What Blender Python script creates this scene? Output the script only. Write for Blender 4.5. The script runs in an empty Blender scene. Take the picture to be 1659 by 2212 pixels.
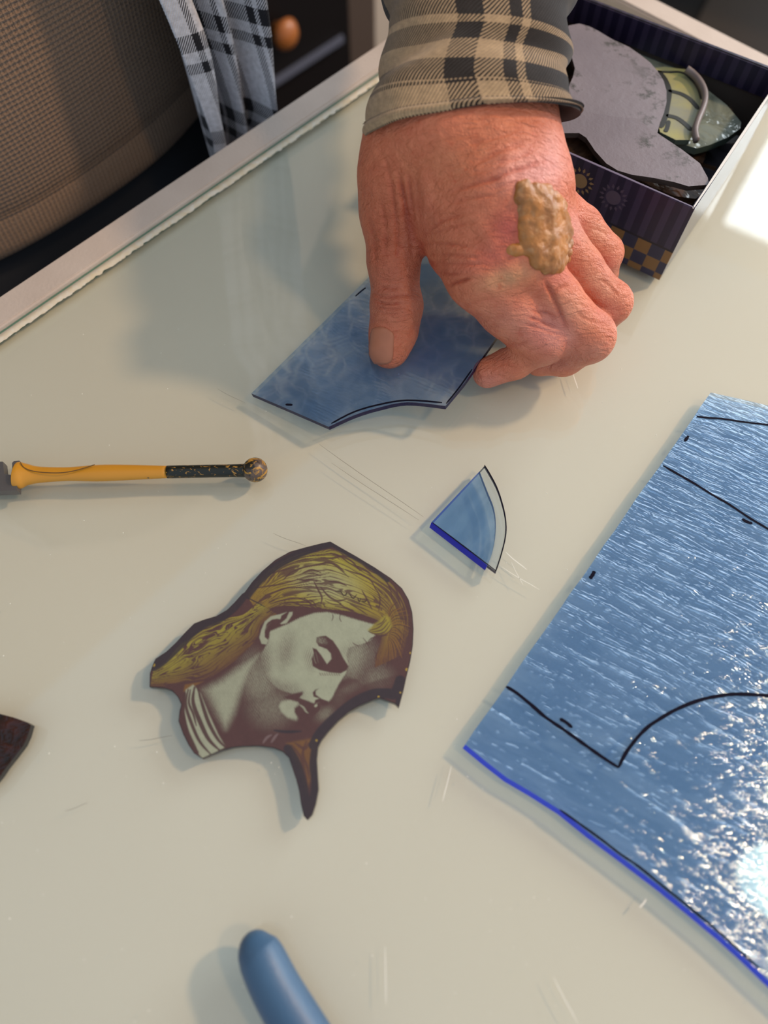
import bpy, bmesh, math, random
import numpy as np
from mathutils import Vector, Matrix
random.seed(7); rng = np.random.default_rng(7)

# ------------------------------------------------------------------ camera
TZ = 0.90                      # height of the table's white panel above the floor
F, HC, TH = 1534.0, 310.0, math.radians(24.5)   # focal length in px, camera height over panel (mm), tilt from straight down
CT, ST = math.cos(TH), math.sin(TH)
scene = bpy.context.scene
cam_d = bpy.data.cameras.new('camera'); cam = bpy.data.objects.new('camera', cam_d)
scene.collection.objects.link(cam); scene.camera = cam
cam.location = (0, 0, TZ + HC/1000); cam.rotation_euler = (TH, 0, 0)
cam_d.sensor_fit = 'VERTICAL'; cam_d.sensor_height = 36; cam_d.lens = F/2212*36
cam_d.clip_start = 0.01
cam_d.dof.use_dof = True; cam_d.dof.focus_distance = 0.345; cam_d.dof.aperture_fstop = 4.5

# ------------------------------------------------------------------ world, lights, exposure
scene.view_settings.view_transform = 'Standard'; scene.view_settings.look = 'None'
scene.view_settings.gamma = 1.0; scene.view_settings.use_curve_mapping = False
scene.view_settings.exposure = 0.0
world = bpy.data.worlds.new('world'); scene.world = world; world.use_nodes = True
world.node_tree.nodes['Background'].inputs[0].default_value = (0.72, 0.86, 1.0, 1)
world.node_tree.nodes['Background'].inputs[1].default_value = 0.68

def area(name, loc, target, size, size_y, power, color, shape='RECTANGLE'):
    l = bpy.data.lights.new(name, 'AREA'); l.shape = shape; l.size = size; l.size_y = size_y
    l.energy = power; l.color = color
    o = bpy.data.objects.new(name, l); scene.collection.objects.link(o)
    o.location = loc
    o.rotation_euler = (Vector(target)-Vector(loc)).to_track_quat('-Z', 'Y').to_euler()
    return o
# warm lamp to the right, cool daylight through the window at the upper right, small warm bulb overhead
area('warm_lamp', (1.62, 0.78, TZ+1.45), (0, 0.15, TZ), 0.16, 0.16, 23.0, (1.0, 0.68, 0.40), 'DISK')
area('window_daylight', (1.66, 1.23, TZ+0.72), (1.66-0.55, 1.23-0.84, TZ+0.72), 1.56, 1.08, 36.0, (0.86, 0.94, 1.0))
area('warm_bulb', (0.76, -0.08, TZ+1.25), (0.1, 0.0, TZ), 0.13, 0.13, 3.2, (1.0, 0.66, 0.34), 'DISK')

# ------------------------------------------------------------------ geometry of the place
def S(px, py, z):
    """pixel + height above the white panel (mm) -> mm in table frame"""
    a = (px-829.5)/F; b = -(py-1106)/F
    y = b*CT+ST; zz = -CT+b*ST
    t = (HC-z)/-zz
    return np.array([a*t, y*t, z], float)
def proj(p):
    x, y, z = p[..., 0], p[..., 1], p[..., 2]-HC
    yc = y*CT+z*ST; zc = -y*ST+z*CT
    return 829.5+F*x/-zc, 1106-F*yc/-zc
def W(px, py, z): return M3(S(px, py, z))
def M3(p): return Vector((p[0]/1000, p[1]/1000, TZ+p[2]/1000))
U = np.array([0.690, 0.724]); V = np.array([0.724, -0.690])     # along the near rail / into the table
def UV(u, v, z): return M3((U[0]*u+V[0]*v, U[1]*u+V[1]*v, z))

# ------------------------------------------------------------------ node helper
class N:
    def __init__(s, nt, sock): s.nt, s.s = nt, sock
    def _m(s, op, *o):
        n = s.nt.nodes.new('ShaderNodeMath'); n.operation = op
        for i, v in enumerate((s,)+o):
            if isinstance(v, N): s.nt.links.new(v.s, n.inputs[i])
            else: n.inputs[i].default_value = float(v)
        return N(s.nt, n.outputs[0])
    def __add__(s, o): return s._m('ADD', o)
    __radd__ = __add__
    def __sub__(s, o): return s._m('SUBTRACT', o)
    def __rsub__(s, o): return (s*-1)+o
    def __mul__(s, o): return s._m('MULTIPLY', o)
    __rmul__ = __mul__
    def __truediv__(s, o): return s._m('DIVIDE', o)
    def __gt__(s, o): return s._m('GREATER_THAN', o)
    def __lt__(s, o): return s._m('LESS_THAN', o)
    def sin(s): return s._m('SINE')
    def abs(s): return s._m('ABSOLUTE')
    def pow(s, o): return s._m('POWER', o)
    def mod(s, o): return s._m('FLOORED_MODULO', o)
    def floor(s): return s._m('FLOOR')
    def sqrt(s): return s._m('SQRT')
    def max(s, o): return s._m('MAXIMUM', o)
    def min(s, o): return s._m('MINIMUM', o)
    def atan2(s, o): return s._m('ARCTAN2', o)
    def clamp(s):
        r = s._m('ADD', 0.0); r.s.node.use_clamp = True; return r
    def rng(s, a, b): return (s > a)*(s < b)

class Mat:
    def __init__(s, name):
        s.m = bpy.data.materials.new(name); s.m.use_nodes = True; s.nt = s.m.node_tree
        s.nt.nodes.clear(); s.out = s.nt.nodes.new('ShaderNodeOutputMaterial')
    def node(s, t, **kw):
        n = s.nt.nodes.new(t)
        for k, v in kw.items(): setattr(n, k, v)
        return n
    def put(s, sock, v):
        if isinstance(v, N): s.nt.links.new(v.s, sock)
        elif isinstance(v, (tuple, list)) and len(v) == 3 and sock.type == 'RGBA': sock.default_value = (*v, 1)
        else: sock.default_value = v
    def coord(s, kind='Object'):
        n = s.node('ShaderNodeTexCoord'); x = s.node('ShaderNodeSeparateXYZ')
        s.nt.links.new(n.outputs[kind], x.inputs[0])
        return N(s.nt, n.outputs[kind]), [N(s.nt, o) for o in x.outputs]
    def comb(s, x, y, z=0.0):
        n = s.node('ShaderNodeCombineXYZ')
        for i, v in enumerate((x, y, z)): s.put(n.inputs[i], v)
        return N(s.nt, n.outputs[0])
    def noise(s, vec, scale, detail=3, rough=0.5, dist=0.0):
        n = s.node('ShaderNodeTexNoise'); s.put(n.inputs['Vector'], vec); n.inputs['Scale'].default_value = scale
        n.inputs['Detail'].default_value = detail; n.inputs['Roughness'].default_value = rough; n.inputs['Distortion'].default_value = dist
        return N(s.nt, n.outputs[0])
    def voro(s, vec, scale, feature='DISTANCE_TO_EDGE'):
        n = s.node('ShaderNodeTexVoronoi', feature=feature); s.put(n.inputs['Vector'], vec); n.inputs['Scale'].default_value = scale
        return N(s.nt, n.outputs[0])
    def ramp(s, fac, stops):
        n = s.node('ShaderNodeValToRGB'); s.put(n.inputs[0], fac)
        e = n.color_ramp.elements
        while len(e) < len(stops): e.new(0.5)
        for i, (p, c) in enumerate(stops): e[i].position = p; e[i].color = (*c, 1)
        return N(s.nt, n.outputs[0])
    def mix(s, f, a, b):
        n = s.node('ShaderNodeMix', data_type='RGBA'); s.put(n.inputs[0], f); s.put(n.inputs[6], a); s.put(n.inputs[7], b)
        return N(s.nt, n.outputs[2])
    def bump(s, h, strength, dist=0.001):
        n = s.node('ShaderNodeBump'); s.put(n.inputs['Height'], h); n.inputs['Strength'].default_value = strength
        n.inputs['Distance'].default_value = dist
        return N(s.nt, n.outputs[0])
    def attr(s, name):
        n = s.node('ShaderNodeAttribute', attribute_name=name); return N(s.nt, n.outputs[0])
    def pbr(s, color, rough=0.5, normal=None, metal=0.0, spec=0.5, sss=0.0, sssr=(1, .35, .2), sheen=0.0, coat=0.0):
        p = s.node('ShaderNodeBsdfPrincipled')
        s.put(p.inputs['Base Color'], color); s.put(p.inputs['Roughness'], rough); s.put(p.inputs['Metallic'], metal)
        s.put(p.inputs['Specular IOR Level'], spec)
        if normal is not None: s.put(p.inputs['Normal'], normal)
        if sss:
            p.inputs['Subsurface Weight'].default_value = sss; p.inputs['Subsurface Radius'].default_value = sssr
            p.inputs['Subsurface Scale'].default_value = 0.003
        if sheen: p.inputs['Sheen Weight'].default_value = sheen
        if coat: p.inputs['Coat Weight'].default_value = coat
        s.nt.links.new(p.outputs[0], s.out.inputs[0]); return s.m
    def glass(s, tint, normal=None, f0=0.04, gl=(1, 1, 1), rough=0.02, haze=None, hazef=0.0):
        """thin pane: tinted see-through with mirror reflection rising towards grazing angles"""
        g = s.node('ShaderNodeNewGeometry'); d = s.node('ShaderNodeVectorMath', operation='DOT_PRODUCT')
        s.nt.links.new(g.outputs['Incoming'], d.inputs[0])
        if normal is not None: s.put(d.inputs[1], normal)
        else: s.nt.links.new(g.outputs['Normal'], d.inputs[1])
        c = N(s.nt, d.outputs['Value']).abs()
        fr = ((1-c).clamp().pow(5))*(1-f0)+f0
        t = s.node('ShaderNodeBsdfTransparent'); s.put(t.inputs[0], tint)
        gb = s.node('ShaderNodeBsdfGlossy'); s.put(gb.inputs[0], gl); s.put(gb.inputs['Roughness'], rough)
        if normal is not None: s.put(gb.inputs['Normal'], normal)
        first = t
        if haze is not None:
            df = s.node('ShaderNodeBsdfDiffuse'); s.put(df.inputs[0], haze)
            m0 = s.node('ShaderNodeMixShader'); s.put(m0.inputs[0], hazef)
            s.nt.links.new(t.outputs[0], m0.inputs[1]); s.nt.links.new(df.outputs[0], m0.inputs[2]); first = m0
        m = s.node('ShaderNodeMixShader'); s.put(m.inputs[0], fr.clamp())
        s.nt.links.new(first.outputs[0], m.inputs[1]); s.nt.links.new(gb.outputs[0], m.inputs[2])
        s.nt.links.new(m.outputs[0], s.out.inputs[0]); return s.m

def srgb(r, g, b):
    f = lambda c: (c/255)/12.92 if c/255 < 0.04045 else ((c/255+0.055)/1.055)**2.4
    return (f(r), f(g), f(b))

# ------------------------------------------------------------------ object helpers
def link(name, me, parent=None):
    o = bpy.data.objects.new(name, me); scene.collection.objects.link(o)
    if parent: o.parent = parent; o.matrix_parent_inverse = parent.matrix_world.inverted()
    return o
def empty(name, loc, label, cat, group=None):
    o = link(name, None); o.location = loc; bpy.context.view_layer.update()
    return tag(o, label, cat, group)
def tag(o, label, cat, group=None):
    o['label'] = label; o['category'] = cat
    if group: o['group'] = group
    return o
def struct(o): o['kind'] = 'structure'; return o
def mesh(name, verts, faces, mats, parent=None, smooth=False, fm=None):
    me = bpy.data.meshes.new(name); me.from_pydata([tuple(v) for v in verts], [], faces)
    for m in (mats if isinstance(mats, (list, tuple)) else [mats]): me.materials.append(m)
    if fm is not None:
        for p, i in zip(me.polygons, fm): p.material_index = i
    if smooth: me.polygons.foreach_set('use_smooth', [True]*len(me.polygons))
    me.update()
    return link(name, me, parent)
def npmesh(name, v, q, mat, parent=None, smooth=True, colors=None):
    """numpy verts (mm, table frame) and quads"""
    me = bpy.data.meshes.new(name)
    vv = v/1000.0; vv = vv + np.array([0, 0, TZ])
    me.vertices.add(len(vv)); me.vertices.foreach_set('co', vv.astype(np.float32).ravel())
    nq = len(q); me.loops.add(nq*4); me.loops.foreach_set('vertex_index', q.astype(np.int32).ravel())
    me.polygons.add(nq); me.polygons.foreach_set('loop_start', np.arange(nq, dtype=np.int32)*4)
    me.polygons.foreach_set('loop_total', np.full(nq, 4, np.int32))
    if smooth: me.polygons.foreach_set('use_smooth', np.ones(nq, bool))
    me.update(calc_edges=True); me.validate()
    if colors is not None:
        a = me.color_attributes.new('col', 'FLOAT_COLOR', 'POINT')
        a.data.foreach_set('color', np.c_[colors, np.ones(len(colors))].astype(np.float32).ravel())
    me.materials.append(mat)
    return link(name, me, parent)
def box(name, c, size, mat, parent=None, rot=0.0, bevel=0.0):
    bm = bmesh.new(); bmesh.ops.create_cube(bm, size=1); bmesh.ops.scale(bm, vec=size, verts=bm.verts)
    if bevel: bmesh.ops.bevel(bm, geom=bm.edges[:], offset=bevel, segments=2, affect='EDGES')
    bmesh.ops.rotate(bm, cent=(0, 0, 0), matrix=Matrix.Rotation(rot, 3, 'Z'), verts=bm.verts)
    bmesh.ops.translate(bm, vec=c, verts=bm.verts)
    me = bpy.data.meshes.new(name); bm.to_mesh(me); bm.free(); me.materials.append(mat)
    return link(name, me, parent)
RU = math.atan2(U[1], U[0])
def ubox(name, u0, u1, v0, v1, z0, z1, mat, parent=None, bevel=0.0):
    c = UV((u0+u1)/2, (v0+v1)/2, (z0+z1)/2)
    return box(name, c, (abs(u1-u0)/1000, abs(v1-v0)/1000, (z1-z0)/1000), mat, parent, RU, bevel/1000)
def catmull(pts, n=6, closed=False):
    p = [np.array(q, float) for q in pts]; out = []; L = len(p)
    rngi = range(L if closed else L-1)
    for i in rngi:
        g = (lambda k: p[k % L]) if closed else (lambda k: p[min(max(k, 0), L-1)])
        a, b, c, d = g(i-1), g(i), g(i+1), g(i+2)
        for j in range(n):
            t = j/n
            out.append(0.5*((2*b)+(c-a)*t+(2*a-5*b+4*c-d)*t*t+(3*b-a-3*c+d)*t**3))
    if not closed: out.append(p[-1])
    return out
def plate(name, top, th, mats, parent=None, nrm=Vector((0, 0, 1)), jitter=0.0, flare=None):
    """flat plate: top outline (world vectors), thickness th (m) along -nrm; mats = (faces, rim)"""
    top = [Vector(p) for p in top]; n = len(top)
    bot = [p-nrm*th+Vector((random.uniform(-1, 1), random.uniform(-1, 1), 0))*jitter for p in top]
    if flare:
        for i, s_ in flare.items(): bot[i] = bot[i]+Vector(s_)
    faces = [list(range(n)), list(range(2*n-1, n-1, -1))]
    area2 = sum(top[i].x*top[(i+1) % n].y-top[(i+1) % n].x*top[i].y for i in range(n))
    if area2 < 0: faces = [f[::-1] for f in faces]
    fm = [0, 0]
    for i in range(n):
        j = (i+1) % n; f = [i, n+i, n+j, j]
        faces.append(f if area2 > 0 else f[::-1]); fm.append(1)
    return mesh(name, top+bot, faces, mats, parent, False, fm)
def stroke(name, pts, width, mat, parent, th=0.00025, nrm=Vector((0, 0, 1)), taper=True, wob=0.0):
    """a raised pen stroke on a surface"""
    pts = [Vector(p) for p in pts]; n = len(pts); vs = []; fs = []
    for i, p in enumerate(pts):
        d = (pts[min(i+1, n-1)]-pts[max(i-1, 0)]).normalized(); s = d.cross(nrm).normalized()
        w = width/2*(1+random.uniform(-wob, wob))
        if taper and (i == 0 or i == n-1): w *= 0.5
        for a, h in ((-1, 0), (-1, 1), (1, 1), (1, 0)): vs.append(p+s*w*a+nrm*(th*h+0.00003))
    for i in range(n-1):
        for k in range(4):
            a, b = i*4+k, i*4+(k+1) % 4; fs.append((a, b, b+4, a+4))
    fs += [(3, 2, 1, 0), tuple(4*(n-1)+k for k in range(4))]
    return mesh(name, vs, fs, mat, parent)
def tube(name, pts, radii, mat, parent=None, seg=12, cap=True, flat=1.0):
    pts = [Vector(p) for p in pts]; n = len(pts)
    if not hasattr(radii, '__len__'): radii = [radii]*n
    vs = []; fs = []
    for i, p in enumerate(pts):
        d = (pts[min(i+1, n-1)]-pts[max(i-1, 0)]).normalized()
        s = d.cross(Vector((0, 0, 1)))
        s = s.normalized() if s.length > 1e-4 else Vector((1, 0, 0))
        t = s.cross(d).normalized()
        for k in range(seg):
            a = 2*math.pi*k/seg
            vs.append(p+(s*math.cos(a)+t*math.sin(a)*flat)*radii[i])
    for i in range(n-1):
        for k in range(seg):
            fs.append((i*seg+k, i*seg+(k+1) % seg, (i+1)*seg+(k+1) % seg, (i+1)*seg+k))
    if cap:
        fs.append(tuple(range(seg-1, -1, -1))); fs.append(tuple((n-1)*seg+k for k in range(seg)))
    return mesh(name, vs, fs, mat, parent, True)

# numpy value noise
_T = rng.random((64, 64, 64)).astype(np.float32)
def vnoise(x, y, z=None):
    x = np.asarray(x, np.float64); y = np.asarray(y, np.float64); z = np.zeros_like(x) if z is None else np.asarray(z, np.float64)
    xi, yi, zi = np.floor(x).astype(int), np.floor(y).astype(int), np.floor(z).astype(int)
    fx, fy, fz = x-xi, y-yi, z-zi
    fx, fy, fz = [f*f*(3-2*f) for f in (fx, fy, fz)]
    r = 0
    for a in (0, 1):
        for b in (0, 1):
            for c in (0, 1):
                w = (fx if a else 1-fx)*(fy if b else 1-fy)*(fz if c else 1-fz)
                r = r+w*_T[(xi+a) & 63, (yi+b) & 63, (zi+c) & 63]
    return r*2-1
def fbm(x, y, z=None, o=3):
    r = 0; a = 1.0; t = 0
    for i in range(o):
        k = 2.0**i; r = r+a*vnoise(x*k+i*7.3, y*k+i*3.1, None if z is None else z*k); t += a; a *= 0.5
    return r/t

# distance from points to a polyline (2D); returns distance and arc fraction
def polydist(x, y, pts):
    pts = np.asarray(pts, float); best = np.full(x.shape, 1e9); arc = np.zeros(x.shape)
    L = np.r_[0, np.cumsum(np.hypot(*np.diff(pts, axis=0).T))]
    for i in range(len(pts)-1):
        ax, ay = pts[i]; bx, by = pts[i+1]; dx, dy = bx-ax, by-ay
        l2 = dx*dx+dy*dy+1e-9
        t = np.clip(((x-ax)*dx+(y-ay)*dy)/l2, 0, 1)
        d = np.hypot(x-ax-t*dx, y-ay-t*dy); m = d < best
        best[m] = d[m]; arc[m] = (L[i]+t[m]*(L[i+1]-L[i]))/L[-1]
    return best, arc
def inside(x, y, pts):
    r = np.zeros(x.shape, bool); n = len(pts)
    for i in range(n):
        x1, y1 = pts[i]; x2, y2 = pts[(i+1) % n]
        if y1 == y2: continue
        c = (y1 > y) != (y2 > y)
        r ^= c & (x < (x2-x1)*(y-y1)/(y2-y1)+x1)
    return r

# ------------------------------------------------------------------ materials
def simple(name, col, rough=0.6, **kw): return Mat(name).pbr(col, rough, **kw)
def m_panel():
    m = Mat('white_panel'); v, _ = m.coord()
    n = m.noise(v, 6, 2); c = m.ramp(n, [(0.3, (0.65, 0.615, 0.515)), (0.75, (0.69, 0.655, 0.555))])
    return m.pbr(c, 0.7)
def m_tableglass():
    m = Mat('table_glass'); v, (x, y, z) = m.coord()
    g1 = m.noise(v, 9, 2); sp = m.voro(v, 260, 'F1')
    smudge = ((g1-0.45)*0.20).clamp()
    return m.glass((0.975, 0.982, 0.975), rough=0.015+smudge*0.25)
def m_blue(name, tint=(0.70, 0.83, 0.955), amp=0.6, ang=0.6, stretch=0.22, scale=90, tvar=0.22, caustics=0.0, bd=0.0012, haze=None, hazef=0.0, gl=(0.82, 0.92, 1.0)):
    m = Mat(name); v, (x, y, z) = m.coord()
    ca, sa = math.cos(ang), math.sin(ang)
    w = m.comb((x*ca+y*sa)*stretch, x*-sa+y*ca, 0.0)
    n1 = m.noise(w, scale, 3, 0.55, 0.6); n2 = m.noise(w, scale*3.2, 2, 0.5)
    f = ((n1-0.42)*3.2).clamp()
    dk = tuple(c*(1-tvar*k) for c, k in zip(tint, (1.0, 0.75, 0.55)))
    c = m.mix(f, dk, tint)
    if caustics:  # pale web put into the glass tint, imitating caustic light
        nn = m.noise(v, 60, 2); vv = m.comb(x+nn*0.012, y+nn*0.010, 0.0)
        e = m.voro(vv, 110); l = ((1-e*7).clamp()*0.8+(1-e*2.2).clamp()*0.35).clamp()*((m.noise(v, 28, 2)-0.36)*4).clamp()
        c = m.mix(l*caustics, c, (0.97, 0.985, 1.0))
    b = m.bump(n1+n2*0.4, amp, bd)
    return m.glass(c, b, f0=0.065, gl=gl, rough=0.03, haze=haze, hazef=hazef)
PANEL = m_panel(); TGLASS = m_tableglass()
SHEETG = m_blue('rippled_blue_glass', (0.82, 0.90, 0.985), amp=1.0, ang=-0.50, scale=190, stretch=0.20, tvar=0.26, bd=0.0016, haze=(0.16, 0.38, 0.85), hazef=0.12)
HELDG = m_blue('held_blue_glass', (0.76, 0.84, 0.92), amp=0.35, ang=-0.5, scale=70, tvar=0.18, caustics=0.95, haze=(0.08, 0.24, 0.70), hazef=0.10)
TRIG = m_blue('small_blue_glass', (0.76, 0.87, 0.95), amp=0.35, ang=0.9, scale=110, tvar=0.22, caustics=0.25, haze=(0.15, 0.35, 0.75), hazef=0.12)
CLEARG = Mat('pale_clear_glass').glass((0.90, 0.94, 0.97))
EDGEBRIGHT = Mat('bright_blue_edge').glass((0.10, 0.14, 1.0), haze=(0.04, 0.10, 1.0), hazef=0.6)
EDGEDEEP = simple('deep_blue_edge', (0.006, 0.005, 0.05), 0.25, spec=0.25)
EDGEROYAL = Mat('royal_blue_edge').glass((0.05, 0.06, 0.55), haze=(0.02, 0.02, 0.7), hazef=0.4)
MARKER = simple('marker_ink', (0.006, 0.005, 0.014), 0.8, spec=0.1)
def m_rail():
    m = Mat('frame_laminate'); v, (x, y, z) = m.coord()
    n = m.noise(v, 500, 2); n2 = m.noise(v, 40, 2)
    c = m.mix(n2, (0.55, 0.45, 0.385), (0.66, 0.56, 0.49))
    return m.pbr(c, 0.55, m.bump(n, 0.5, 0.0004))
RAIL = m_rail()

# ------------------------------------------------------------------ room
FLOORM = Mat('dark_floor_tile'); _v, _ = FLOORM.coord('Object'); FLOORM = FLOORM.pbr(FLOORM.mix(FLOORM.noise(_v, 3, 3), (0.045, 0.03, 0.02), (0.075, 0.052, 0.036)), 0.5)
GROUT = simple('dark_grout', (0.012, 0.009, 0.007), 0.9)
WALLM = simple('beige_wall_paint', (0.50, 0.39, 0.30), 0.8)
BROWNM = simple('dark_brown_trim', (0.075, 0.045, 0.03), 0.6)
floor = struct(ubox('floor', -1500, 3400, -930, 2600, -TZ*1000-40, -TZ*1000-6, GROUT))
ja, jb = S(1523, 0, -900), S(1500, 45, -900); jd = (jb-ja)[:2]; jd /= np.linalg.norm(jd); jn = np.array([-jd[1], jd[0]])
tile_me = None; TS = 620
for i in range(-3, 4):
    for j in range(-3, 4):
        c = ja[:2]+jd*(i*TS+TS*0.2)+jn*(j*TS+TS*0.5)
        uu, vv = c@U, c@V
        if vv < -560 or vv > 2200 or uu < -1100 or uu > 3000: continue
        if tile_me is None:
            t = box('floor_tile', (0, 0, 0), ((TS-14)/1000, (TS-14)/1000, 0.012), FLOORM, None, 0, 0.002); tile_me = t.data
        else: t = link('floor_tile', tile_me)
        t.rotation_euler = (0, 0, math.atan2(jd[1], jd[0])); t.location = (c[0]/1000, c[1]/1000, 0.0)
        t.parent = floor; t.matrix_parent_inverse = floor.matrix_world.inverted()
wall = struct(ubox('wall_back', -1500, 3400, -990, -935, -TZ*1000, 1700, WALLM))
struct(ubox('trim_1', 842, 930, -935, -905, -TZ*1000, 1300, BROWNM, None, 3))
struct(ubox('baseboard_back', 931, 3300, -935, -920, -TZ*1000, -TZ*1000+90, BROWNM, None, 2))
# window at the upper right, off frame, which the table mirrors
wc = np.array([1.66, 1.23]); wd = np.array([0.84, -0.543]); wn = np.array([0.543, 0.84]); wr = math.atan2(wd[1], wd[0])
WH = simple('white_window_paint', (0.7, 0.7, 0.68), 0.5)
wf = None
for nm, du, dz, su, sz in (('window_1', 0, 0.60, 1.80, 0.10), ('sill', 0, -0.60, 1.80, 0.10), ('jamb', -0.85, 0, 0.10, 1.3), ('jamb', 0.85, 0, 0.10, 1.3)):
    c = wc+wd*du+wn*0.03
    o = box(nm, (c[0], c[1], TZ+0.72+dz), (su, 0.07, sz), WH, wf, wr, 0.004)
    if wf is None: wf = struct(o)
    else: o['kind'] = 'structure'
# dark drawer cabinet behind the person
CAB = simple('espresso_wood', (0.006, 0.0035, 0.003), 0.5, spec=0.2); CABE = simple('grey_edge_sheen', (0.10, 0.10, 0.13), 0.4)
cab = empty('drawer_cabinet', UV(520, -880, -900), 'tall dark brown drawer cabinet with an amber wooden knob behind the person', 'cabinet')
ubox('body', 210, 832, -932, -868, -900, -60, CAB, cab, 3)
for z0, z1 in ((-882, -680), (-668, -430), (-418, -185)):
    d = ubox('drawer', 235, 806, -868, -858, z0, z1, CAB, cab, 3)
    kz = (z0+z1)/2 if z0 != -418 else -343
    ku = 671
    pts = [UV(ku-0, -858+q, kz) for q in (0, 10, 14, 22, 30, 34)]
    AM = bpy.data.materials.get('amber_knob') or simple('amber_knob', (0.42, 0.13, 0.03), 0.3)
    k = tube('knob', pts, [0.009, 0.008, 0.017, 0.022, 0.017, 0.004], AM, d, 20)
    ubox('drawer_edge_sheen', 640, 800, -857, -851, z0-2, z0+10, CABE, d, 1)  # added paler strip, a painted reflection along the drawer's bottom edge

# ------------------------------------------------------------------ light table
tab = empty('light_table', UV(50, 50, -900), 'glass topped light table with a beige laminate frame and milky surface', 'table')
U0, U1, V0, V1 = -420, 515, -335, 640
ubox('white_panel', U0+18, U1-18, V0+18, V1-18, -16, 0, PANEL, tab)
ubox('glass_top', U0+19, U1-19, V0+19.5, V1-19, 0.3, 4.95, TGLASS, tab)
for a in ((U0, U1, V0, V0+18), (U0, U1, V1-18, V1), (U1-18, U1, V0+18, V1-18), (U0, U0+18, V0+18, V1-18)):
    ubox('frame_rail', *a, -55, 8, RAIL, tab, 1.2)
LEG = simple('table_leg_paint', (0.25, 0.22, 0.2), 0.5)
for uu in (U0+40, U1-40):
    for vv in (V0+40, V1-40): ubox('leg', uu-22, uu+22, vv-22, vv+22, -900, -55, LEG, tab, 2)
ubox('glass_edge', U0+20, U1-20, V0+18.1, V0+19.4, 0, 5.1, simple('green_glass_edge', (0.10, 0.20, 0.14), 0.15), tab)
vs = []; fs = []; nn = 900
for i in range(nn+1):
    u = U0+20+(U1-U0-40)*i/nn
    w = 4.6+0.8*float(fbm(np.array([u*0.35]), np.array([3.0]))[0])+0.3*random.uniform(-1, 1)**3
    for v, z in ((V0+19.6, 5.0), (V0+19.6, 5.35), (V0+19.6+w*0.6, 5.3), (V0+19.6+w, 5.0)): vs.append(UV(u, v, z))
    if i:
        b = i*4
        for k in range(3): fs.append((b-4+k, b+k, b+k+1, b-3+k))
GL = Mat('cream_sealant'); _v, _ = GL.coord(); GL = GL.pbr(GL.mix((GL.noise(_v, 300, 3)*1.6-0.45).clamp(), (0.75, 0.62, 0.42), (0.86, 0.83, 0.76)), 0.4)
mesh('sealant_bead', vs, fs, GL, tab, True)
# light scratches and specks in the glass
SCR = simple('scratch_white', (0.80, 0.78, 0.70), 0.3); SCD = simple('scratch_grey', (0.30, 0.28, 0.23), 0.6)
for p, q, m, w in (((690, 960), (915, 1118), SCD, .25), ((716, 1000), (905, 1125), SCD, .2), ((1092, 1192), (1138, 1232), SCR, .4), ((1085, 1225), (1165, 1275), SCR, .25),
                   ((975, 1655), (956, 1732), SCR, .35), ((1396, 1942), (1382, 1962), SCR, .6), ((832, 2045), (834, 2170), SCR, .35), ((1195, 2110), (1248, 2212), SCR, .3),
                   ((300, 1600), (372, 1590), SCD, .25), ((590, 1152), (660, 1180), SCD, .2), ((140, 1752), (190, 1735), SCD, .2), ((1105, 1215), (1130, 1265), SCR, .2),
                   ((1236, 800), (1248, 840), SCR, .5), ((470, 840), (530, 872), SCD, .2)):
    stroke('scratch', [W(p[0]+(q[0]-p[0])*t, p[1]+(q[1]-p[1])*t+1.2*math.sin(t*5), 4.96) for t in np.linspace(0, 1, 6)], w/1000, m, tab, 0.00004)
bm = bmesh.new()
for i in range(230):
    p = W(random.uniform(0, 1659), random.uniform(650, 2212), 5.05); r = random.choice((.00012, .00016, .00022, .0003))
    bmesh.ops.create_icosphere(bm, subdivisions=1, radius=r, matrix=Matrix.Translation(p))
me = bpy.data.meshes.new('glass_dust'); bm.to_mesh(me); bm.free(); me.materials.append(SCR)
o = link('glass_dust', me, tab); o['kind'] = 'stuff'

# ------------------------------------------------------------------ flat glass pieces on the table
def PL(pts, z): return [W(x, y, z) for x, y in pts]
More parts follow.
